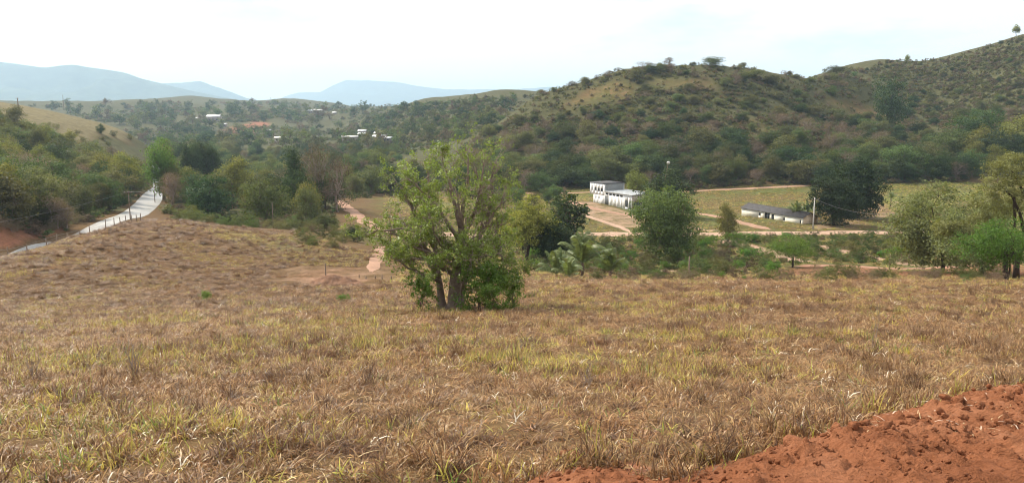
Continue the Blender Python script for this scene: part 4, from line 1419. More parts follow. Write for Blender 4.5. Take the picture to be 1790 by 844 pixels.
# ------------------------------------------------------------------ palms
def frond_mesh(name, seed, n=26, L=1.0, droop=0.9):
    rng = np.random.default_rng(seed)
    mb = MB()
    t_ = np.linspace(0, 1, n)
    x_ = L * (t_ - 0.18 * t_ ** 3)
    z_ = L * (0.75 * t_ - droop * t_ ** 2.4)
    sp = np.stack([x_, 0 * t_, z_], -1)
    mb.tube(sp, np.linspace(0.018, 0.004, n) * L, 4, False)
    for k in range(3, n):
        s = 0.22 * L * math.sin(math.pi * (0.12 + 0.86 * (k / n))) ** 0.7
        tan = unit(sp[k] - sp[k - 1])
        for sd_ in (-1, 1):
            for rep in range(2):
                p = sp[k] - tan * rep * 0.5 * L / n
                d = unit(np.array([0, sd_ * 1.0, -0.45 + rng.normal() * 0.12]) + tan * 0.55)
                w_ = tan * 0.010 * L
                e = p + d * s * rng.uniform(0.85, 1.05) + np.array([0, 0, -0.05 * L])
                m_ = (p + e) / 2 + np.array([0, 0, 0.02 * L])
                mb.add([p - w_, p + w_, m_ + w_ * 0.9, m_ - w_ * 0.9, e], [(0, 1, 2, 3)], [(3, 2, 4)])
    return mb.mesh(name, M['palm'])


FRONDS = [frond_mesh('frond_a', 1, droop=0.55), frond_mesh('frond_b', 2, droop=0.35), frond_mesh('frond_c', 3, droop=0.8)]


def palm(u, Y, vtop, label, trunk_frac=0.38, n=15, name='coconut_palm', stem_r=0.16, spread=1.0):
    x, y, z = at(u, Y)
    h = height_for(x, y, z, vtop)
    o = thing(name, label, 'palm', (x, y, z + EYE - 0.05))
    th = h * trunk_frac
    obj('trunk', MB().tube([(0, 0, -0.2), (0.03 * h, 0, th * 0.5), (0.02 * h, 0, th)], [stem_r * 1.3, stem_r, stem_r * 0.8], 8).mesh('trunk', M['bark']), o)
    for k in range(n):
        f = obj('frond', FRONDS[k % 3], o, (0.02 * h, 0, th * 0.97))
        el = rad(92 - 75 * (k / n) + random.uniform(-8, 8))
        L_ = (h - th) * random.uniform(0.95, 1.25) * spread
        f.rotation_euler = (random.uniform(-0.25, 0.25), -el + rad(22), k * 2.399 + random.uniform(-0.2, 0.2))
        f.scale = (L_, L_, L_)
    return o


palm(1016, 88, 398, 'tallest coconut palm with drooping pale fronds at the field edge', 0.3)
palm(972, 84, 432, 'stemless young palm under the compact dark tree', 0.12, 13)
palm(1066, 90, 428, 'young palm farther along the field edge past the tallest palm', 0.2, 12)
palm(994, 80, 446, 'short palm tucked beneath the tallest palm', 0.1, 11)
palm(1556, 228, 334, 'small lone palm on the bare red ground behind the mango trees', 0.55, 11, name='small_palm', stem_r=0.14)
palm(1392, 197, 351, 'palm with bright fronds between barn roof and mango tree', 0.35, 12, name='garden_palm')
palm(1408, 200, 352, 'second garden palm touching the dark mango tree', 0.35, 12, name='garden_palm')

# ------------------------------------------------------------------ bushes along the field edge and below
EDGE = [('shrub_bright', 1075, 66, 482, 'bright small bush at the field edge near the palms'), ('shrub', 1158, 68, 474, 'leafy green bush leaning over the field edge'),
        ('shrub_olive', 1182, 67, 480, 'olive bush next to the leafy bush at the field edge'), ('shrub_brown', 1244, 68, 470, 'brown dry bush right of the lone weathered post'.replace('right of', 'near')),
        ('shrub_bright', 1262, 68, 474, 'small bright bush beside the brown dry bush'), ('shrub_bright', 1352, 74, 456, 'lush bright bush under the feathery spreading tree'),
        ('shrub_bright', 1372, 72, 474, 'low bright bush beneath the lush one'), ('shrub_brown', 1405, 72, 468, 'dry brown bush after the lush bright bush'), ('shrub_olive', 1462, 74, 456, 'tall olive thicket at the field edge'),
        ('shrub_olive', 1490, 72, 462, 'rounded olive bush beside the tall thicket'), ('shrub_brown', 1520, 72, 468, 'thin brown bush near the reddish path'), ('shrub_olive', 1562, 72, 470, 'squat olive bush before the reddish path'),
        ('shrub_brown', 1636, 72, 470, 'dry spreading bush below the pale feathery tree'), ('shrub_olive', 1680, 74, 462, 'greyish bush under the long dark limb'), ('shrub_brown', 1730, 70, 478, 'dry brush at the foot of the vivid green tree'),
        ('shrub_bright', 1300, 62, 492, 'tiny yellow bush on the field crest'), ('shrub_bright', 362, 54, 507, 'tiny bright green sapling alone on the brown knoll'),
        ('shrub', 928, 46, 513, 'small green bush in the dry grass past the large tree'), ('shrub_bright', 600, 48, 512, 'thin pale weed clump before the mound')]
for kind, u, Y, vt, lab in EDGE:
    T(kind, u, Y, vt, lab, cat='shrub', name='shrub')
T('shrub_bright', 842, 36.5, 452, 'leafy young sapling growing against the large tree', cat='sapling', name='sapling', wide=0.85, var=0)
T('shrub_bright', 862, 35.5, 486, 'low glossy sprout bush at the large tree foot', cat='sapling', name='sapling', wide=0.9, var=1)
T('shrub_bright', 738, 36.8, 478, 'leafy sprouts on the shaded side of the large trunk', cat='sapling', name='sapling', wide=0.6, var=1)
T('shrub_bright', 898, 37.5, 468, 'drooping leafy sapling at the end of the large crown', cat='sapling', name='sapling', wide=0.6, var=0)


# ------------------------------------------------------------------ woods and scrub, tree by tree
def poisson(cands, rad_fn, most):
    out = []
    grid = {}
    for c_ in cands:
        r = rad_fn(c_)
        k0 = (int(c_[0] // 8), int(c_[1] // 8))
        ok = True
        R = int(r // 8) + 1
        for a in range(-R, R + 1):
            for b_ in range(-R, R + 1):
                for q in grid.get((k0[0] + a, k0[1] + b_), ()):
                    if (q[0] - c_[0]) ** 2 + (q[1] - c_[1]) ** 2 < r * r: ok = False; break
                if not ok: break
            if not ok: break
        if ok:
            out.append(c_); grid.setdefault(k0, []).append(c_)
            if len(out) >= most: break
    return out


LOOK = {'mid': 'leafy green tree', 'olive': 'dull olive tree', 'yel': 'yellow-green tree', 'deep': 'dark green tree', 'bare': 'brown half-bare tree', 'tall': 'tall slim green tree',
        'shrub': 'green bush', 'shrub_olive': 'olive bush', 'shrub_brown': 'dry brown bush', 'shrub_bright': 'bright green bush', 'mango': 'blackish green domed tree'}
SIZE = [(3.2, 'low'), (5.0, 'middling'), (7.0, 'big'), (99, 'towering')]
FREE = [YARD, DIRT_PATCH, CLEAR1, CLEAR2, GREEN_FIELD, PASTURE, PASTURE2, CLEAR3]


def wood(zone_fn, n_try, most, kinds, hrange, gap, name, group, where, seed, road_gap=2.0, clear=FREE, var_w=(0.85, 1.35), hfun=None, thick=None):
    rng = np.random.default_rng(seed)
    cands = zone_fn(rng, n_try)
    X = np.array([q[0] for q in cands]); Y_ = np.array([q[1] for q in cands])
    ok = np.ones(len(X), bool)
    for poly, hw in ROADS:
        ok &= seg_dist(X, Y_, poly) > hw + road_gap
    for pl in clear:
        ok &= poly_in(X, Y_, pl) < -1.0
    if thick is not None:
        ok &= fbm(X / 34, Y_ / 34, 120, 3) > thick
    cands = [q for q, k in zip(cands, ok) if k]
    pts = poisson(cands, lambda q: gap * rng.uniform(0.7, 1.3), most)
    if not pts: return []
    X = np.array([q[0] for q in pts]); Y_ = np.array([q[1] for q in pts])
    Z = zf(X, Y_)
    names = [k for k, w_ in kinds]; wts = np.array([w_ for k, w_ in kinds], float); wts /= wts.sum()
    for x, y, z in zip(X, Y_, Z):
        # neighbours tend to be of one kind
        r = (fbm(np.array([x / 25]), np.array([y / 25]), 91, 2)[0] + 0.5 + rng.uniform(-0.3, 0.3)) % 1.0
        kind = names[int(np.searchsorted(np.cumsum(wts), min(0.999, r)))]
        u, v = proj(x, y, z)
        h = (rng.uniform(*hrange) if hfun is None else hfun(rng, u, v)) * (0.6 if kind.startswith('shrub') else 1.0)
        pl = where(u, v, x, y)
        size = next(s for m, s in SIZE if h < m)
        wd = rng.uniform(*var_w)
        pr = PR[kind][rng.integers(len(PR[kind]))]
        cat = 'shrub' if kind.startswith('shrub') else 'tree'
        o = thing(name if cat == 'tree' else name.replace('tree', 'shrub'), f'{size} {LOOK[kind]} {pl}', cat, (x, y, z + EYE - 0.1), rng.uniform(0, 6.28), group, (h * wd, h * wd, h))
        obj('crown', pr[0], o)
        obj('trunk', pr[1], o)
    return pts


def px_zone(poly_uv):
    uu = [p[0] for p in poly_uv]; vv = [p[1] for p in poly_uv]

    def f(rng, n):
        out = []
        us = rng.uniform(min(uu), max(uu), n); vs_ = rng.uniform(min(vv), max(vv), n)
        ins = poly_in(us, vs_, poly_uv) > 0
        us, vs_ = us[ins], vs_[ins]
        # ground hit for all of them at once
        y0 = np.geomspace(60, 2500, 420)
        for u, v in zip(us, vs_):
            p = P(u, v, 1.0)
            xs = p[0] * y0
            out.append((p, u, v))
        A = np.array([o[0] for o in out])
        best = np.full(len(A), np.nan)
        zprev = None
        for k, Yk in enumerate(y0):
            g = SURF(A[:, 0] * Yk, np.full(len(A), Yk))
            hit = np.isnan(best) & (A[:, 2] * Yk < g)
            best[hit] = Yk
        return [(a[0] * Yk, Yk) for a, Yk in zip(A, best) if not np.isnan(Yk)]
    return f


# fast look-up of the ground height on the sheet's own grid
_ly = np.log(np.maximum(ys, 0.5))


def SURF(x, y):
    fi = np.interp(y, ys, np.arange(len(ys)))
    tq = x / (y + 30) / 0.98
    fj = (np.sign(tq) * np.abs(tq) ** (1 / 1.12) + 1) / 2 * (len(ts) - 1)
    i0 = np.clip(fi.astype(int), 0, len(ys) - 2); j0 = np.clip(fj.astype(int), 0, len(ts) - 2)
    a, b_ = np.clip(fi - i0, 0, 1), np.clip(fj - j0, 0, 1)
    return (gz[i0, j0] * (1 - b_) + gz[i0, j0 + 1] * b_) * (1 - a) + (gz[i0 + 1, j0] * (1 - b_) + gz[i0 + 1, j0 + 1] * b_) * a


def GS(u, v):
    """as G, but on the finished ground sheet and only near by"""
    p = P(u, v, 1.0)
    Y_ = np.geomspace(3.5, 80, 400)
    k = max(1, int(np.argmax(p[2] * Y_ < SURF(p[0] * Y_, Y_))))
    return float(p[0] * Y_[k]), float(Y_[k])


def box_zone(u0, u1, Y0, Y1):
    def f(rng, n):
        Y_ = np.sqrt(rng.uniform(Y0 ** 2, Y1 ** 2, n))
        u = rng.uniform(u0, u1, n)
        return [((a - CX) / F_PX * y * 1.0, y) for a, y in zip(u, Y_)]
    return f


def bands(names, lo, hi):
    return lambda t_: names[int(np.clip((t_ - lo) / (hi - lo) * len(names), 0, len(names) - 1))]


hill_u = bands(['on the hill shoulder over the far valley', 'on the hill behind the pasture tree', 'on the hill above the white building', 'on the hill between building and barn',
                'on the hill above the barn', 'on the hill above the mango trees'], 800, 1500)
hill_v = bands(['near top', 'high up', 'halfway', 'low down', 'at foot'], 105, 335)
HILL = [(800, 262), (860, 225), (905, 178), (960, 150), (1040, 130), (1110, 112), (1240, 104), (1340, 112), (1420, 126), (1500, 120), (1560, 175), (1640, 240), (1690, 300), (1690, 322), (1500, 326), (1200, 334), (930, 338), (840, 330)]
def hill_h(rng, u, v):
    lowf = float(sstep(170, 290, np.array(v)))
    return (2.6 + 5.2 * lowf) * rng.uniform(0.6, 1.15) + (4.0 * rng.random() ** 4) * (0.35 + 0.65 * lowf)


HILL_LOW = [(800, 262), (838, 240), (905, 215), (1000, 205), (1240, 200), (1430, 205), (1560, 215), (1640, 240), (1690, 300), (1690, 322), (1500, 326), (1200, 334), (930, 338), (840, 330)]
HILL_TOP = [(860, 225), (905, 178), (960, 150), (1040, 130), (1110, 112), (1240, 104), (1340, 112), (1420, 126), (1500, 120), (1560, 175), (1600, 215), (1430, 206), (1240, 201), (1000, 206), (905, 216)]
wood(px_zone(HILL_LOW), 3600, 200, [('mid', 3), ('deep', 2.4), ('olive', 2.4), ('bare', 2.8), ('yel', 0.5)], (4.0, 7.5), 5.4, 'hillside_tree', 'trees of the wooded hill behind the white building',
     lambda u, v, x, y: f'{hill_u(u)}, {hill_v(v)}', 1, clear=FREE, hfun=hill_h, var_w=(1.1, 1.75))
wood(px_zone(HILL_TOP), 2600, 120, [('olive', 3), ('mid', 1.6), ('bare', 2), ('shrub_olive', 2), ('shrub_brown', 1.5)], (4.0, 7.5), 4.6, 'hillside_tree', 'trees of the wooded hill behind the white building',
     lambda u, v, x, y: f'{hill_u(u)}, {hill_v(v)}', 31, clear=FREE, hfun=lambda r_, u, v: 2.2 + 3.2 * r_.random() ** 1.6, var_w=(1.3, 2.2), thick=-0.2)
wood(px_zone(HILL), 3000, 140, [('shrub', 1.4), ('shrub_olive', 3), ('shrub_brown', 2.6), ('shrub_bright', 0.4)], (3.0, 5.0), 5.5, 'hillside_tree', 'bushes of the wooded hill behind the white building',
     lambda u, v, x, y: f'{hill_u(u)}, {hill_v(v)}', 2, clear=FREE, var_w=(1.1, 2.0), thick=-0.15)
# dense row along the hill foot
foot_u = bands(['at the hill foot beside the pasture tree', 'at the hill foot behind the white building', 'at the hill foot behind the pasture', 'at the hill foot behind the barn', 'at the hill foot behind the mango trees', 'at the hill foot beyond the green field'], 900, 1790)
wood(box_zone(890, 1700, 294, 318), 700, 80, [('mid', 3), ('deep', 3), ('olive', 2), ('bare', 1)], (5.5, 11.0), 5.2, 'foothill_tree', 'row of trees along the foot of the wooded hill', lambda u, v, x, y: foot_u(u), 3, clear=[], var_w=(0.8, 1.1))
ridge_u = bands(['on the saddle of the high ridge', 'in the gully under the high ridge', 'on the dark flank of the high ridge', 'on the high ridge by the picture edge'], 1480, 1800)
ridge_v = bands(['near the crest', 'halfway down', 'low down'], 60, 300)
RIDGE = [(1500, 122), (1560, 108), (1640, 106), (1710, 90), (1800, 62), (1850, 60), (1850, 300), (1720, 300), (1640, 230), (1560, 165)]
wood(px_zone(RIDGE), 1800, 130, [('mid', 2), ('deep', 2.5), ('olive', 3), ('bare', 1.5), ('shrub_olive', 2)], (3.5, 7.5), 7.0, 'ridge_tree', 'trees and bushes on the high ridge', lambda u, v, x, y: f'{ridge_u(u)}, {ridge_v(v)}', 4, clear=FREE, hfun=lambda r_, u, v: (2.2 + 5.5 * float(sstep(130, 270, np.array(v)))) * r_.uniform(0.6, 1.2), var_w=(1.2, 2.0), thick=-0.3)
wood(box_zone(1690, 1860, 300, 350), 300, 16, [('mid', 2), ('yel', 2), ('deep', 1)], (8, 13), 9.0, 'field_tree', 'large trees bordering the far green field', lambda u, v, x, y: 'bordering the far green field under the ridge', 44, clear=[])
# wood beside the asphalt road and up to the yellow hill
road_d = bands(['front row', 'second row', 'deep inside', 'upper edge'], 130, 310)
LEFTW = lambda rng, n: [q for q in box_zone(-90, 262, 128, 300)(rng, n) if q[0] < np.interp(q[1], [p[1] for p in ASPHALT], [p[0] for p in ASPHALT]) - 4]
road_u = bands(['above the red bank', 'by the bend of the road', 'where the road dips'], -60, 260)
wood(LEFTW, 2000, 150, [('mid', 3), ('olive', 3), ('yel', 2), ('bare', 1.5), ('deep', 1), ('shrub_olive', 1)], (5.0, 9.0), 5.0, 'roadside_tree', 'roadside wood beneath the yellow hill',
     lambda u, v, x, y: f'by the road {road_u(u)}, {road_d(y)}', 5, road_gap=1.5, clear=[])
YH = [(40, 232), (120, 225), (230, 240), (230, 262), (60, 262), (0, 250), (0, 236)]
wood(px_zone(YH), 260, 18, [('shrub_olive', 3), ('deep', 1), ('shrub', 1)], (3.0, 5.0), 8.0, 'slope_tree', 'bushes dotted over the yellow hill', lambda u, v, x, y: 'dotted on the lower slope of the yellow hill', 6, clear=[])
wood(lambda r_, n: [(a + r_.normal() * 1.5, b_ + r_.uniform(0, 12)) for a, b_ in [(BANK[0][0] + (BANK[3][0] - BANK[0][0]) * q, BANK[0][1] + (BANK[3][1] - BANK[0][1]) * q) for q in r_.uniform(0, 1, n)]], 300, 40, [('shrub_brown', 3), ('bare', 1), ('shrub_olive', 1.2)], (2.6, 4.6), 2.4, 'bank_tree', 'rusty brush on top of the red roadside bank',
     lambda u, v, x, y: bands(['on the red bank by the picture edge', 'on the red bank before the bend', 'on the red bank near the bend'], 0, 130)(u), 47, road_gap=2.5, clear=[])
# wood in the valley beyond the knoll
val_d = bands(['near fringe', 'in the middle', 'far side', 'thinning out'], 170, 560)
val_u = bands(['by the asphalt road', 'past the knoll', 'behind the pole', 'near the sandy path'], 290, 700)
VALW = lambda rng, n: [q for q in box_zone(288, 700, 172, 560)(rng, n) if q[1] > 245 or (q[0] / q[1] * F_PX + CX) < 585]
wood(VALW, 2400, 240, [('mid', 3), ('deep', 2.2), ('olive', 2), ('yel', 1.3), ('bare', 0.8), ('tall', 0.7)], (6.0, 10.0), 6.2, 'valley_tree', 'wood on the valley floor beyond the brown knoll',
     lambda u, v, x, y: f'in the valley wood {val_u(u)}, {val_d(y)}', 7, clear=[PASTURE2, DIRT_PATCH])
wood(box_zone(700, 905, 255, 330), 300, 26, [('mid', 3), ('deep', 2), ('olive', 2)], (5.0, 8.0), 7.0, 'valley_tree', 'wood on the valley floor behind the large tree', lambda u, v, x, y: 'in the valley behind the large pasture tree', 45, clear=[PASTURE2])
wood(box_zone(310, 600, 146, 168), 300, 34, [('shrub', 2), ('shrub_olive', 3), ('mid', 1), ('shrub_brown', 1)], (2.6, 4.6), 3.0, 'fringe_tree', 'bushes fringing the back of the brown knoll', lambda u, v, x, y: 'fringing the back of the brown knoll', 8, clear=[])
wood(box_zone(520, 640, 103, 140), 260, 22, [('shrub_olive', 3), ('shrub_brown', 1), ('shrub', 1)], (1.6, 3.0), 2.6, 'fringe_tree', 'scrub at the end of the brown knoll', lambda u, v, x, y: 'in the scrub where the brown knoll ends', 9, clear=[DIRT_PATCH])
# green scrub between field edge and dirt road
low_u = bands(['beyond the palms', 'under the big round tree', 'beside the sandy scar', 'around the feathery spreading tree', 'by the pale feathery tree'], 930, 1640)
wood(box_zone(930, 1640, 108, 172), 1500, 170, [('shrub', 3), ('shrub_olive', 2), ('shrub_bright', 1.6), ('shrub_brown', 1.4)], (1.8, 4.2), 2.7, 'scrub_tree', 'scrub between the field edge and the dirt road',
     lambda u, v, x, y: f'in the scrub {low_u(u)}', 10, road_gap=0.8, clear=[RED_PATCH] )
wood(box_zone(860, 1000, 135, 260), 260, 22, [('shrub', 2), ('olive', 2), ('mid', 1), ('bare', 1)], (3.0, 5.5), 6.0, 'yard_tree', 'trees around the bare yard', lambda u, v, x, y: 'at the edge of the bare yard behind the large tree', 46, road_gap=0.6)
wood(px_zone([(1000, 486), (1560, 482), (1800, 482), (1800, 492), (1000, 492)]), 300, 46, [('shrub_brown', 3), ('shrub_olive', 2), ('shrub', 1)], (1.0, 2.2), 2.4, 'edge_tree', 'dry bushes along the field crest',
     lambda u, v, x, y: bands(['along the field crest by the palms', 'along the field crest past the lone post', 'along the field crest before the reddish path', 'along the field crest near the picture edge'], 1000, 1800)(u), 12, clear=[])

# far hills: single trees, smaller ones as one mass
far_u = bands(['on the far ridge', 'by the largest far house', 'on the far brown slope', 'near the twin white sheds', 'on the shoulder behind the large tree'], 60, 900)
far_v = bands(['along the skyline', 'high up', 'halfway', 'low down'], 175, 262)


def far_wood(poly_uv, n_try, most, hr, gap, seed, group, tail):
    rng = np.random.default_rng(seed)
    pts = poisson([q for q in px_zone(poly_uv)(rng, n_try) if q[1] > 500], lambda q: gap * rng.uniform(0.6, 1.3), most)
    for x, y in pts:
        z = float(SURF(np.array([x]), np.array([y]))[0])
        r = (fbm(np.array([x / 90]), np.array([y / 90]), 95, 2)[0] + 0.5 + rng.uniform(-0.3, 0.3)) % 1.0
        kind = 'deep' if r < 0.35 else 'mid' if r < 0.65 else 'olive' if r < 0.88 else 'brown'
        h = rng.uniform(*hr)
        u, v = proj(x, y, z)
        pr = FAR[kind][rng.integers(2)]
        look = {'deep': 'dark green', 'mid': 'green', 'olive': 'olive', 'brown': 'brownish'}[kind]
        o = thing('far_tree', f'{"bulky" if h > sum(hr) / 2 else "small"} {look} distant tree {far_u(u)}, {tail}', 'tree', (x, y, z + EYE - 0.2), rng.uniform(0, 6.28), group, (h * 1.1, h * 1.1, h))
        obj('crown', pr[0], o); obj('trunk', pr[1], o)


far_wood([(250, 240), (330, 222), (560, 232), (600, 245), (690, 240), (700, 262), (600, 268), (300, 266), (240, 258)], 900, 90, (7, 12), 13, 21, 'distant trees in the valley bottom', 'valley bottom')
far_wood([(60, 188), (330, 184), (450, 180), (640, 192), (600, 225), (400, 212), (250, 232), (130, 205)], 1300, 85, (8, 15), 26, 22, 'distant trees on the far slopes', 'open slope')
far_wood([(600, 232), (640, 215), (700, 192), (780, 186), (905, 172), (890, 205), (820, 245), (700, 262), (620, 255)], 1600, 140, (5, 10), 10, 23, 'distant trees behind the large tree', 'wooded bank')

# ------------------------------------------------------------------ grass (uncountable): clumps scattered over the slopes
protos = bpy.data.collections.new('grass_clump_sources')       # not part of the scene itself


def blades(name, seed, n, r, hr, wr, palette, flop, seg=3):
    rng = np.random.default_rng(seed)
    Vs, Qs, tint = [], [], []
    k0 = 0
    for b_ in range(n):
        a = rng.uniform(0, 6.283); rr = r * math.sqrt(rng.random())
        p = np.array([math.cos(a) * rr, math.sin(a) * rr, -0.02])
        h = rng.uniform(*hr); w_ = rng.uniform(*wr)
        az = rng.uniform(0, 6.283)
        d = np.array([math.cos(az), math.sin(az), 0.0])
        sd_ = np.array([-d[1], d[0], 0])
        fl = rng.uniform(*flop)
        c_ = np.array(palette[rng.integers(len(palette))]) * rng.uniform(0.75, 1.25)
        th = rng.uniform(0.05, 0.35); q = p.copy()
        tw = rng.uniform(-0.6, 0.6)
        for s in range(seg + 1):
            f = s / seg
            ww = w_ * (1 - f) ** 0.6 * 0.5 + 0.0004
            sv = sd_ * math.cos(tw * f) + np.array([0, 0, 1]) * math.sin(tw * f)
            Vs += [q - sv * ww, q + sv * ww]
            tint += [(*c_, 1), (*c_, 1)]
            th2 = th + fl * (f + 1 / seg)
            q = q + (d * math.sin(th2) + np.array([0, 0, 1]) * math.cos(th2)) * h / seg
        for s in range(seg):
            Qs.append((k0 + 2 * s, k0 + 2 * s + 1, k0 + 2 * s + 3, k0 + 2 * s + 2))
        k0 += 2 * (seg + 1)
    me = make_mesh(name, Vs, np.array(Qs), M['blade'], attrs={'tint': ('FLOAT_COLOR', tint)})
    o = bpy.data.objects.new(name, me)
    protos.objects.link(o)


BRN = [(0.26, 0.125, 0.046), (0.165, 0.075, 0.030), (0.34, 0.180, 0.074), (0.095, 0.044, 0.020)]
TAN = [(0.40, 0.245, 0.105), (0.28, 0.150, 0.060), (0.52, 0.36, 0.18), (0.18, 0.094, 0.040)]
STR_GLINT = [(0.90, 0.82, 0.66), (0.60, 0.46, 0.26), (0.38, 0.24, 0.105)]  # straw tones; the near-white first one paints sun glints into single blades
YGR = [(0.50, 0.43, 0.09), (0.38, 0.38, 0.07), (0.54, 0.41, 0.10), (0.26, 0.165, 0.062)]
GRN = [(0.13, 0.21, 0.04), (0.20, 0.26, 0.06), (0.26, 0.26, 0.065)]
#  0-2 brown matted, 3-4 tan, 5 straw flat with painted glint blades, 6-7 yellow-green upright, 8 green, 9 dark brown tussock
blades('clump_00', 1, 48, 0.17, (0.07, 0.20), (0.006, 0.012), BRN + TAN[:2], (1.0, 3.0))
blades('clump_01', 2, 48, 0.17, (0.07, 0.18), (0.006, 0.012), BRN, (1.2, 3.2))
blades('clump_02', 3, 44, 0.18, (0.06, 0.16), (0.006, 0.013), BRN + TAN, (1.2, 3.2))
blades('clump_03', 4, 42, 0.16, (0.08, 0.21), (0.006, 0.012), TAN + BRN[:1], (0.8, 2.6))
blades('clump_04', 5, 42, 0.16, (0.07, 0.18), (0.006, 0.013), TAN + STR_GLINT[1:], (1.0, 3.0))
blades('clump_05', 6, 20, 0.2, (0.10, 0.24), (0.007, 0.014), STR_GLINT + TAN[:1], (1.6, 3.2))
blades('clump_06', 7, 16, 0.12, (0.12, 0.27), (0.009, 0.017), YGR, (0.2, 1.6))
blades('clump_07', 8, 30, 0.16, (0.08, 0.22), (0.008, 0.015), YGR + BRN[:2] + TAN[:1], (0.5, 2.2))
blades('clump_08', 9, 18, 0.12, (0.10, 0.24), (0.009, 0.017), GRN + YGR[:1], (0.2, 1.6))
blades('clump_09', 10, 60, 0.20, (0.10, 0.26), (0.005, 0.010), [(0.14, 0.066, 0.026), (0.19, 0.092, 0.035), (0.09, 0.043, 0.02)], (1.0, 2.8))

blades('clump_10', 11, 110, 0.11, (0.14, 0.30), (0.006, 0.012), [(0.15, 0.072, 0.028), (0.21, 0.11, 0.042), (0.10, 0.05, 0.022), (0.26, 0.16, 0.06)], (0.9, 2.4))


def scatter(name, label, X, Y_, Z, idx, scl, rng, tilt=0.18):
    n = len(X)
    me = bpy.data.meshes.new(name)
    me.vertices.add(n)
    me.vertices.foreach_set('co', np.stack([X, Y_, Z], -1).astype(np.float32).ravel())
    rot = np.stack([rng.normal(size=n) * tilt, rng.normal(size=n) * tilt, rng.uniform(0, 6.283, n)], -1)
    for an, ty, arr in (('rot', 'FLOAT_VECTOR', rot), ('scl', 'FLOAT_VECTOR', scl), ('idx', 'INT', idx)):
        a = me.attributes.new(an, ty, 'POINT')
        if ty == 'INT': a.data.foreach_set('value', arr.astype(np.int32))
        elif ty == 'FLOAT': a.data.foreach_set('value', arr.astype(np.float32))
        else: a.data.foreach_set('vector', arr.astype(np.float32).ravel())
    me.update()
    o = obj(name, me)
    ng = bpy.data.node_groups.new(name + '_nodes', 'GeometryNodeTree')
    ng.interface.new_socket('Geometry', in_out='INPUT', socket_type='NodeSocketGeometry')
    ng.interface.new_socket('Geometry', in_out='OUTPUT', socket_type='NodeSocketGeometry')
    gi = ng.nodes.new('NodeGroupInput'); go = ng.nodes.new('NodeGroupOutput')
    iop = ng.nodes.new('GeometryNodeInstanceOnPoints')
    ci = ng.nodes.new('GeometryNodeCollectionInfo')
    ci.inputs['Collection'].default_value = protos
    ci.inputs['Separate Children'].default_value = True
    ci.inputs['Reset Children'].default_value = True
    iop.inputs['Pick Instance'].default_value = True
    at_ = {}
    for an, ty in (('rot', 'FLOAT_VECTOR'), ('scl', 'FLOAT_VECTOR'), ('idx', 'INT')):
        nd = ng.nodes.new('GeometryNodeInputNamedAttribute'); nd.data_type = ty
        nd.inputs['Name'].default_value = an; at_[an] = nd.outputs['Attribute']
    L = ng.links
    L.new(gi.outputs[0], iop.inputs['Points']); L.new(ci.outputs[0], iop.inputs['Instance'])
    L.new(at_['idx'], iop.inputs['Instance Index']); L.new(at_['rot'], iop.inputs['Rotation']); L.new(at_['scl'], iop.inputs['Scale'])
    L.new(iop.outputs[0], go.inputs[0])
    md = o.modifiers.new('scatter', 'NODES'); md.node_group = ng
    return stuff(o, label)


def fan_points(rng, Y0, Y1, t0, t1, dens):
    n = int(dens * (t1 - t0) * (Y1 ** 2 - Y0 ** 2) / 2)
    Y_ = np.sqrt(rng.uniform(Y0 ** 2, Y1 ** 2, n))
    return rng.uniform(t0, t1, n) * Y_, Y_


rng = np.random.default_rng(77)
XX, YY, SS = [], [], []
for Y0, Y1, dens, s in ((3.6, 9, 75, 0.95), (9, 16, 48, 1.05), (16, 28, 24, 1.3), (28, 46, 11, 1.7), (46, 66, 6, 2.1)):
    x, y = fan_points(rng, Y0, Y1, -0.74, 0.74, dens)
    XX.append(x); YY.append(y); SS.append(np.full(len(x), s))
X = np.concatenate(XX); Y_ = np.concatenate(YY); S_ = np.concatenate(SS)
ok = in_earth(X, Y_) < 0.10
# a few bare spots between tussocks
patch = fbm(X / 1.6, Y_ / 1.6, 51, 3)
ok &= (patch > -0.30) | (rng.random(len(X)) < 0.35)
pocket = fbm(X / 0.55, Y_ / 0.55, 52, 3)
ok &= (Y_ > 22) | (pocket > -0.22) | (rng.random(len(X)) < 0.3)
X, Y_, S_, patch = X[ok], Y_[ok], S_[ok], patch[ok] + 0.8 * np.where(Y_[ok] < 26, pocket[ok], 0)
g = fbm(X / 3.2, Y_ / 3.2, 55, 4) + 0.35 * fbm(X / 14, Y_ / 14, 57, 2)          # greener streaks
d = fbm(X / 2.1, Y_ / 2.1, 59, 3)
r = rng.random(len(X))
idx = np.where(r < 0.28, 0, np.where(r < 0.5, 1, np.where(r < 0.68, 2, np.where(r < 0.82, 3, np.where(r < 0.93, 4, 5)))))
r2 = rng.random(len(X))
idx = np.where(r2 < np.clip(0.07 + 0.70 * g, 0.02, 0.5), np.where(rng.random(len(X)) < 0.78, np.where(rng.random(len(X)) < 0.5, 6, 7), 8), idx)
idx = np.where((d < -0.28) & (rng.random(len(X)) < 0.45), 9, idx)
tk = rng.random(len(X)) < 0.045
idx = np.where(tk, 10, idx)
xe, ye = [], []
for (ax, ay), (bx_, by_) in zip(EARTH_EDGE[:16], EARTH_EDGE[1:17]):
    m = int(70 * math.hypot(bx_ - ax, by_ - ay))
    q = rng.random(m); xe.append(ax + (bx_ - ax) * q + rng.normal(size=m) * 0.09); ye.append(ay + (by_ - ay) * q + rng.normal(size=m) * 0.09 + 0.06)
xe, ye = np.concatenate(xe), np.concatenate(ye)
lump = fbm(xe / 0.5, ye / 0.5, 58, 2) > -0.1
xe, ye = xe[lump], ye[lump]
X, Y_, S_ = np.concatenate([X, xe]), np.concatenate([Y_, ye]), np.concatenate([S_, np.full(len(xe), 0.95)])
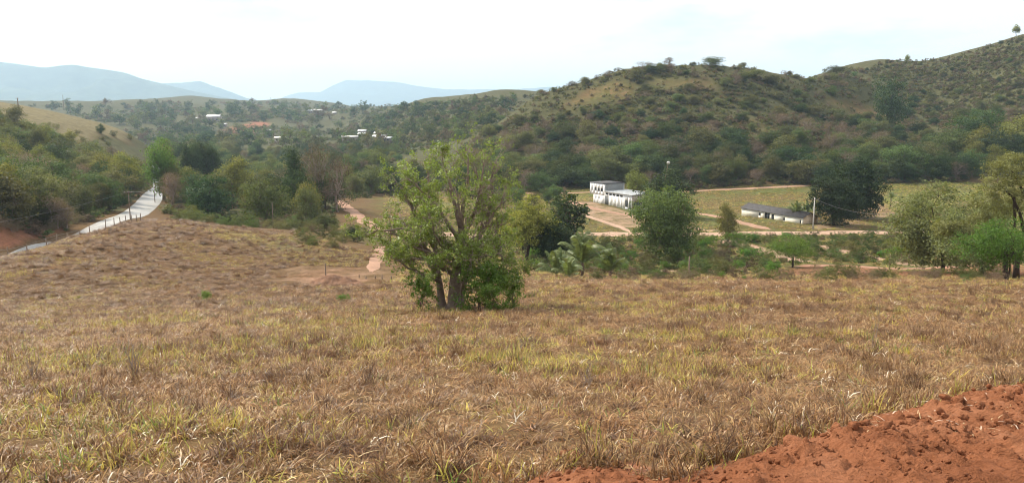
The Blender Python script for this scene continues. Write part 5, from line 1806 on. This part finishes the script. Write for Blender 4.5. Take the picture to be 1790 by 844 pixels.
idx = np.concatenate([idx, rng.choice([0, 0, 1, 1, 2, 9, 9, 3, 4, 7], len(xe))]); patch = np.concatenate([patch, np.full(len(xe), 0.35)])
near_edge = np.exp(-((in_earth(X, Y_) + 0.25) / 0.3) ** 2) * (Y_ < 14)
tall = 1.12 + 1.05 * np.clip(patch, -0.65, 1.0) + 0.7 * near_edge
scl = np.stack([S_ * rng.uniform(0.8, 1.25, len(X)), S_ * rng.uniform(0.8, 1.25, len(X)), np.minimum(S_, 1.5) * tall * rng.uniform(0.7, 1.2, len(X))], -1)
scatter('dry_grass', 'dry tan and yellow-green grass covering the pasture slope', X, Y_, SURF(X, Y_) + EYE, idx, scl, rng)

rng = np.random.default_rng(78)
XX, YY, SS = [], [], []
for Y0, Y1, dens, s in ((42, 70, 11.0, 1.35), (70, 100, 7.0, 1.7), (100, 148, 4.5, 2.1)):
    x, y = fan_points(rng, Y0, Y1, -0.72, -0.16, dens)
    XX.append(x); YY.append(y); SS.append(np.full(len(x), s))
X = np.concatenate(XX); Y_ = np.concatenate(YY); S_ = np.concatenate(SS)
roadx = np.interp(Y_, [p[1] for p in ASPHALT], [p[0] for p in ASPHALT])
ok = (X > roadx + 4.2) & (poly_in(*wobble(X, Y_, 4, 3), DIRT_PATCH) < 0.5) & (Y_ < np.interp(X / Y_, [-0.7, -0.45, -0.28, -0.2], [150, 150, 126, 104]))
ok &= ~((Y_ < 62) & (X / Y_ > -0.2))
X, Y_, S_ = X[ok], Y_[ok], S_[ok]
cl = fbm(X / 5, Y_ / 5, 63, 3)
kg = poly_in(X, Y_, KNOLL_GREEN) > -3
r = rng.random(len(X))
idx = np.where(r < 0.30, 0, np.where(r < 0.66, 1, np.where(r < 0.76, 2, np.where(r < 0.93, 9, 3))))
idx = np.where((rng.random(len(X)) < np.clip(0.08 + 0.45 * cl + 0.45 * kg, 0, 0.7)), 7, idx)
tus = (rng.random(len(X)) < 0.09) & (cl < 0.25)
idx = np.where(tus, 10, idx)
S_ = np.where(tus, S_ * rng.uniform(1.0, 2.0, len(X)), S_)
scl = np.stack([S_ * rng.uniform(0.8, 1.2, len(X)), S_ * rng.uniform(0.8, 1.2, len(X)), np.where(tus, S_ * 0.75, 1.1 + 0.9 * cl) * rng.uniform(0.7, 1.2, len(X))], -1)
scatter('knoll_grass', 'brown tussocky grass over the knoll beside the asphalt road', X, Y_, SURF(X, Y_) + EYE, idx, scl, rng)

# grass and weeds of the valley floor
rng = np.random.default_rng(79)
x, y = fan_points(rng, 66, 292, -0.16, 0.72, 0.75)
ok = np.ones(len(x), bool)
for pl, hw in ROADS: ok &= seg_dist(x, y, pl) > hw + 0.3
for pl in (YARD, RED_PATCH, DIRT_PATCH): ok &= poly_in(*wobble(x, y, 4, 3), pl) < 0.5
for tr, hw in ((BARN_TRACK2, 1.0), (SAND_TRACK, 2.2), (SAND_TRACK2, 1.2), (LOW_TRACK, 1.3)): ok &= seg_dist(x, y, tr) > hw
dn = fbm(x / 9, y / 9, 67, 3)
ok &= dn > -0.35
X, Y_, dn = x[ok], y[ok], dn[ok]
r = rng.random(len(X))
dryer = fbm(X / 30, Y_ / 30, 69, 3) + 0.25 * (Y_ < 100)
idx = np.where(r < np.clip(0.30 - 0.8 * dryer, 0.05, 0.6), 8, np.where(r < 0.62, 7, np.where(r < 0.85, 3, 0)))
lush = poly_in(X, Y_, GREEN_FIELD) > -2
idx = np.where(lush & (rng.random(len(X)) < 0.75), 8, idx)
dn = dn + 0.5 * lush
s = np.where(Y_ < 110, 3.0, 3.8)
scl = np.stack([s * rng.uniform(0.8, 1.3, len(X)), s * rng.uniform(0.8, 1.3, len(X)), (1.6 + 1.4 * dn) * rng.uniform(0.6, 1.4, len(X))], -1)
scatter('valley_grass', 'green and dry grass on the valley floor', X, Y_, SURF(X, Y_) + EYE, idx, scl, rng)

# undergrowth that fills the hill between the single trees
FC = bpy.data.collections.new('undergrowth_sources')
for k, kind in enumerate(('shrub', 'shrub_olive', 'shrub_brown')):
    o_ = bpy.data.objects.new(f'under_{k}', gen_tree(f'under_{k}', 900 + k, leaf=M[{'shrub': 'leaf_mid', 'shrub_olive': 'leaf_olive', 'shrub_brown': 'leaf_brown'}[kind]], bark=B, w=1.7, cb=0.02, lobes=6, n=420, ls=0.16, lobe=0.5, spread=0.09)[0])
    FC.objects.link(o_)
_keep = protos
protos = FC
rng = np.random.default_rng(80)
pts = px_zone(HILL)(rng, 9000) + px_zone(RIDGE)(rng, 6500)
X = np.array([p[0] for p in pts]); Y_ = np.array([p[1] for p in pts])
thin = np.ones(len(X))
for pl in (CLEAR1, CLEAR2, CLEAR3, CLEAR4): thin = np.where(poly_in(X, Y_, pl) > -1, 0.3, thin)
for pl, hw in ROADS: thin = np.where(seg_dist(X, Y_, pl) < hw + 1.5, 0, thin)
uu_, vv_ = proj(X, Y_, SURF(X, Y_))
upper = vv_ < 208
thk = fbm(X / 34, Y_ / 34, 120, 3)
ok = (rng.random(len(X)) < thin * np.where(upper & (thk < -0.05), 0.6, 0.85)) & (Y_ > 292)
X, Y_, upper = X[ok], Y_[ok], upper[ok]
idx = np.where(upper, rng.choice([1, 1, 2], len(X)), rng.choice([0, 1, 1, 2, 2, 2], len(X)))
s = rng.uniform(0.9, 2.3, len(X)) * np.where(upper, 0.72, 1.0) * np.where(Y_ > 460, 1.3, 1.0)
scatter('undergrowth', 'low scrub filling the hillside between the trees', X, Y_, SURF(X, Y_) + EYE - 0.1, idx, np.stack([s * 1.2, s * 1.2, s], -1), rng, 0.1)
rng = np.random.default_rng(82)
pts = [q for q in LEFTW(rng, 1500)] + [q for q in VALW(rng, 2600)] + box_zone(930, 1640, 104, 172)(rng, 900)
X = np.array([p[0] for p in pts]); Y_ = np.array([p[1] for p in pts])
ok = np.ones(len(X), bool)
for pl, hw in ROADS: ok &= seg_dist(X, Y_, pl) > hw + 1.2
for pl in (PASTURE2, DIRT_PATCH, RED_PATCH): ok &= poly_in(X, Y_, pl) < -1
for tr in (SAND_TRACK, SAND_TRACK2, LOW_TRACK): ok &= seg_dist(X, Y_, tr) > 2.4
X, Y_ = X[ok], Y_[ok]
s = rng.uniform(0.5, 1.5, len(X)) * np.where(X > 0, 0.8, 1.25)
scatter('wood_undergrowth', 'low scrub under the roadside and valley trees', X, Y_, SURF(X, Y_) + EYE - 0.1, rng.choice([0, 0, 1, 2], len(X)), np.stack([s * 1.3, s * 1.3, s], -1), rng, 0.1)
rng = np.random.default_rng(81)
pts = px_zone([(40, 186), (330, 182), (560, 180), (700, 186), (905, 170), (830, 240), (700, 275), (300, 275), (240, 255), (150, 215)])(rng, 5200)
X = np.array([p[0] for p in pts]); Y_ = np.array([p[1] for p in pts])
cl = fbm(X / 70, Y_ / 70, 83, 3)
ok = (cl > np.where(X / Y_ > -0.2, -0.45, -0.12)) & (Y_ > 450)
X, Y_ = X[ok], Y_[ok]
s = rng.uniform(1.6, 4.2, len(X)) * np.clip(Y_ / 900, 0.7, 1.5)
scatter('far_undergrowth', 'scrub scattered over the far slopes', X, Y_, SURF(X, Y_) + EYE - 0.1, rng.choice([0, 0, 1, 1, 2], len(X)), np.stack([s * 1.3, s * 1.3, s], -1), rng, 0.1)
protos = _keep


# ------------------------------------------------------------------ clods, dry weeds and straw by the red earth
def clod_mesh(seed):
    rng = np.random.default_rng(seed)
    import bmesh
    bm = bmesh.new()
    bmesh.ops.create_icosphere(bm, subdivisions=3, radius=1.0)
    pl = unit(rng.normal(size=(13, 3))); off = rng.uniform(0.55, 0.95, 13)
    for v in bm.verts:
        p = np.array(v.co)
        k = min([1.0] + [o_ / d_ for o_, d_ in zip(off, pl @ p) if d_ > 0.05])
        k *= 1 + 0.16 * fbm(np.array([p[0] * 4 + p[2] * 2]), np.array([p[1] * 4 - p[2] * 3]), seed, 3)[0]
        v.co = v.co * float(k)
        v.co.z *= 0.75
    me = bpy.data.meshes.new('clod'); bm.to_mesh(me); bm.free()
    me.materials.append(M['earth'])
    me.polygons.foreach_set('use_smooth', np.ones(len(me.polygons), bool))
    return me


CL = [clod_mesh(s) for s in (3, 8, 14, 21)]
rng = np.random.default_rng(90)
BIG = [(990, 800, 0.15, 'largest red clod half sunk in the grass before the bank'), (1030, 826, 0.11, 'rounded red clod under the largest clod'), (1222, 838, 0.11, 'block of red earth at the notch in the bank'),
       (1262, 822, 0.10, 'flat red lump after the notch in the bank'), (1305, 804, 0.09, 'reddish lump against dark grass tufts'), (705, 792, 0.07, 'lone red clod peeping out of the dry grass'),
       (1405, 795, 0.07, 'dark red clod halfway along the bank'), (1565, 735, 0.09, 'upright red clod on the bank shoulder'), (1600, 728, 0.10, 'large clod near the straw litter'), (1760, 690, 0.12, 'clod at the top of the bank under pale straw'),
       (1390, 838, 0.13, 'broad red lump at the bottom of the bank'), (1530, 770, 0.07, 'small dark clod in the smooth earth')]
for u, v, s, lab in BIG:
    x, y = GS(u, v)
    z = earth_z(x, y) if float(in_earth(x, y)) > 0.05 else float(SURF(np.array([x]), np.array([y]))[0]) + EYE
    s *= 0.75
    o = obj('clod', CL[rng.integers(4)], None, (x, y, z + s * 0.02))
    o.scale = (s * rng.uniform(0.9, 1.3), s * rng.uniform(0.8, 1.1), s); o.rotation_euler = (rng.uniform(-0.4, 0.4), rng.uniform(-0.4, 0.4), rng.uniform(0, 6.28))
    tag(o, lab, 'clod', 'red earth clods')
n = 0
EL = ['on the outer lip of the red bank', 'partway up the red bank', 'on the trodden flat of the red earth']
while n < 130:
    u, v = rng.uniform(900, 1790), rng.uniform(665, 844)
    x, y = GS(u, v)
    d = float(in_earth(x, y))
    if d < 0.06 or rng.random() > (1.0 if d < 1.2 else 0.25): continue
    s = 0.012 + 0.05 * rng.random() ** 2.2
    o = obj('clod', CL[rng.integers(4)], None, (x, y, earth_z(x, y) + s * 0.25))
    o.scale = (s * rng.uniform(0.8, 1.3), s * rng.uniform(0.8, 1.2), s); o.rotation_euler = (rng.uniform(-1, 1), rng.uniform(-1, 1), rng.uniform(0, 6.28))
    tag(o, f'{"crumb of red earth" if s < 0.025 else "fist-sized red clod"} {EL[0 if d < 0.5 else 1 if d < 1.2 else 2]}', 'clod', 'red earth clods')
    n += 1
# crumbs of earth too many to count
CC = bpy.data.collections.new('crumb_sources')
for k, m_ in enumerate(CL): CC.objects.link(bpy.data.objects.new(f'crumb_{k}', m_))
protos = CC
cx_, cy_ = rng.uniform(-0.2, 9.5, 26000), rng.uniform(3.2, 12.5, 26000)
dd_ = in_earth(cx_, cy_)
ok = (dd_ > 0.0) & (np.abs(cx_) < 0.72 * cy_) & (rng.random(len(cx_)) < np.where(dd_ < 1.3, 0.9, 0.3)) & (fbm(cx_ / 0.4, cy_ / 0.4, 92, 3) > -0.12)
cx_, cy_ = cx_[ok], cy_[ok]
cs_ = 0.004 + 0.022 * rng.random(len(cx_)) ** 2.5
scatter('earth_crumbs', 'small crumbs of loose red earth', cx_, cy_, np.array([earth_z(a, b_) for a, b_ in zip(cx_, cy_)]) + cs_ * 0.2, rng.integers(0, 4, len(cx_)), np.stack([cs_ * 1.2, cs_, cs_], -1), rng, 1.0)
protos = _keep
# straws lying on the earth
mb = MB(); tn = []
for k in range(75):
    while True:
        u, v = rng.uniform(930, 1790), rng.uniform(670, 844)
        x, y = GS(u, v)
        if float(in_earth(x, y)) > 0.05: break
    z = earth_z(x, y) + 0.012
    a = rng.uniform(0, 6.28); L_ = rng.uniform(0.03, 0.11)
    d = np.array([math.cos(a), math.sin(a), rng.uniform(-0.05, 0.35)])
    p0 = np.array([x, y, z]); p1 = p0 + d * L_ * 0.5 + (0, 0, 0.01); p2 = p0 + d * L_
    w_ = np.array([-d[1], d[0], 0]) * 0.0026
    mb.add([p0 - w_, p0 + w_, p1 + w_, p1 - w_, p2 + w_ * 0.5, p2 - w_ * 0.5], [(0, 1, 2, 3), (3, 2, 4, 5)])
    c_ = np.array(STR_GLINT[rng.integers(3)]) * 1.1
    tn += [(*c_, 1)] * 6
stuff(obj('straw', mb.mesh('straw', M['blade'], attrs={'tint': ('FLOAT_COLOR', tn)})), 'loose straw littering the red earth')


def weed(u, v, h, n, label, seed, lean=0.12):
    rng = np.random.default_rng(seed)
    x, y = GS(u, v)
    z = float(SURF(np.array([x]), np.array([y]))[0])
    o = thing('dry_weed', label, 'weed', (x, y, z + EYE))
    for k in range(n):
        a = rng.uniform(0, 6.28); b0 = np.array([math.cos(a), math.sin(a), 0]) * 0.06 * rng.random()
        tip = b0 + np.array([rng.normal() * lean * h, rng.normal() * lean * h, h * rng.uniform(0.65, 1.0)])
        m = MB(); p = bend(b0, tip, rng, 6, 0.05)
        m.tube(p, np.linspace(0.006, 0.003, 6), 5, False)
        for q in range(4):
            i0 = rng.integers(2, 6)
            m.tube([p[i0], p[i0] + rng.normal(size=3) * 0.07 + (0, 0, 0.09)], [0.004, 0.002], 4, False)
        obj('stalk', m.mesh('stalk', M['twig']), o)


weed(238, 662, 0.72, 7, 'tuft of tall dry stalks standing out of the grass', 1)
weed(1527, 612, 1.45, 3, 'single tall dry stalk at the far side of the pasture', 2, 0.03)
weed(766, 625, 0.6, 2, 'thin dry stalk below the large tree', 3, 0.05)
weed(1020, 690, 0.35, 3, 'short dry stalks in mid pasture', 4)
weed(60, 668, 0.45, 4, 'small pale stalks near the picture edge', 5)

# ------------------------------------------------------------------ labels: tell look-alikes apart by their order seen from the asphalt road
ORD = 'first second third fourth fifth sixth seventh eighth ninth tenth eleventh twelfth thirteenth fourteenth fifteenth sixteenth seventeenth eighteenth nineteenth twentieth'.split()
same = {}
for o in col.objects:
    if o.parent is None and o.get('category'):
        same.setdefault(o['label'], []).append(o)
for lab, os_ in same.items():
    if 1 < len(os_) <= len(ORD) and len(lab.replace('-', ' ').split()) <= 13:
        for k, o in enumerate(sorted(os_, key=lambda q: proj(q.location.x, max(1.0, q.location.y), q.location.z - EYE)[0])):
            o['label'] = f'{lab}, {ORD[k]} from roadside'

# ------------------------------------------------------------------ haze
t = NT('valley_haze')
pv = t.n("ShaderNodeVolumePrincipled")
pv.inputs['Color'].default_value = (0.60, 0.80, 1.0, 1)
pv.inputs['Density'].default_value = 0.00013
pv.inputs['Anisotropy'].default_value = 0.35
t.l(pv.outputs[0], t.out.inputs['Volume'])
zmin = float(gz.min()) - 1.0
zmax = max(float(gz.max()), max(float((o.matrix_basis @ __import__('mathutils').Vector(c_)).z) - EYE for o in bpy.data.objects if o.name.startswith('mountain') for c_ in o.bound_box)) + 15
hz = MB().box(-17000, 17000, -400, 15500, zmin + EYE, zmax + EYE)
ho = obj('haze', hz.mesh('haze', t.m))
stuff(ho, 'pale blue haze filling the valley air')
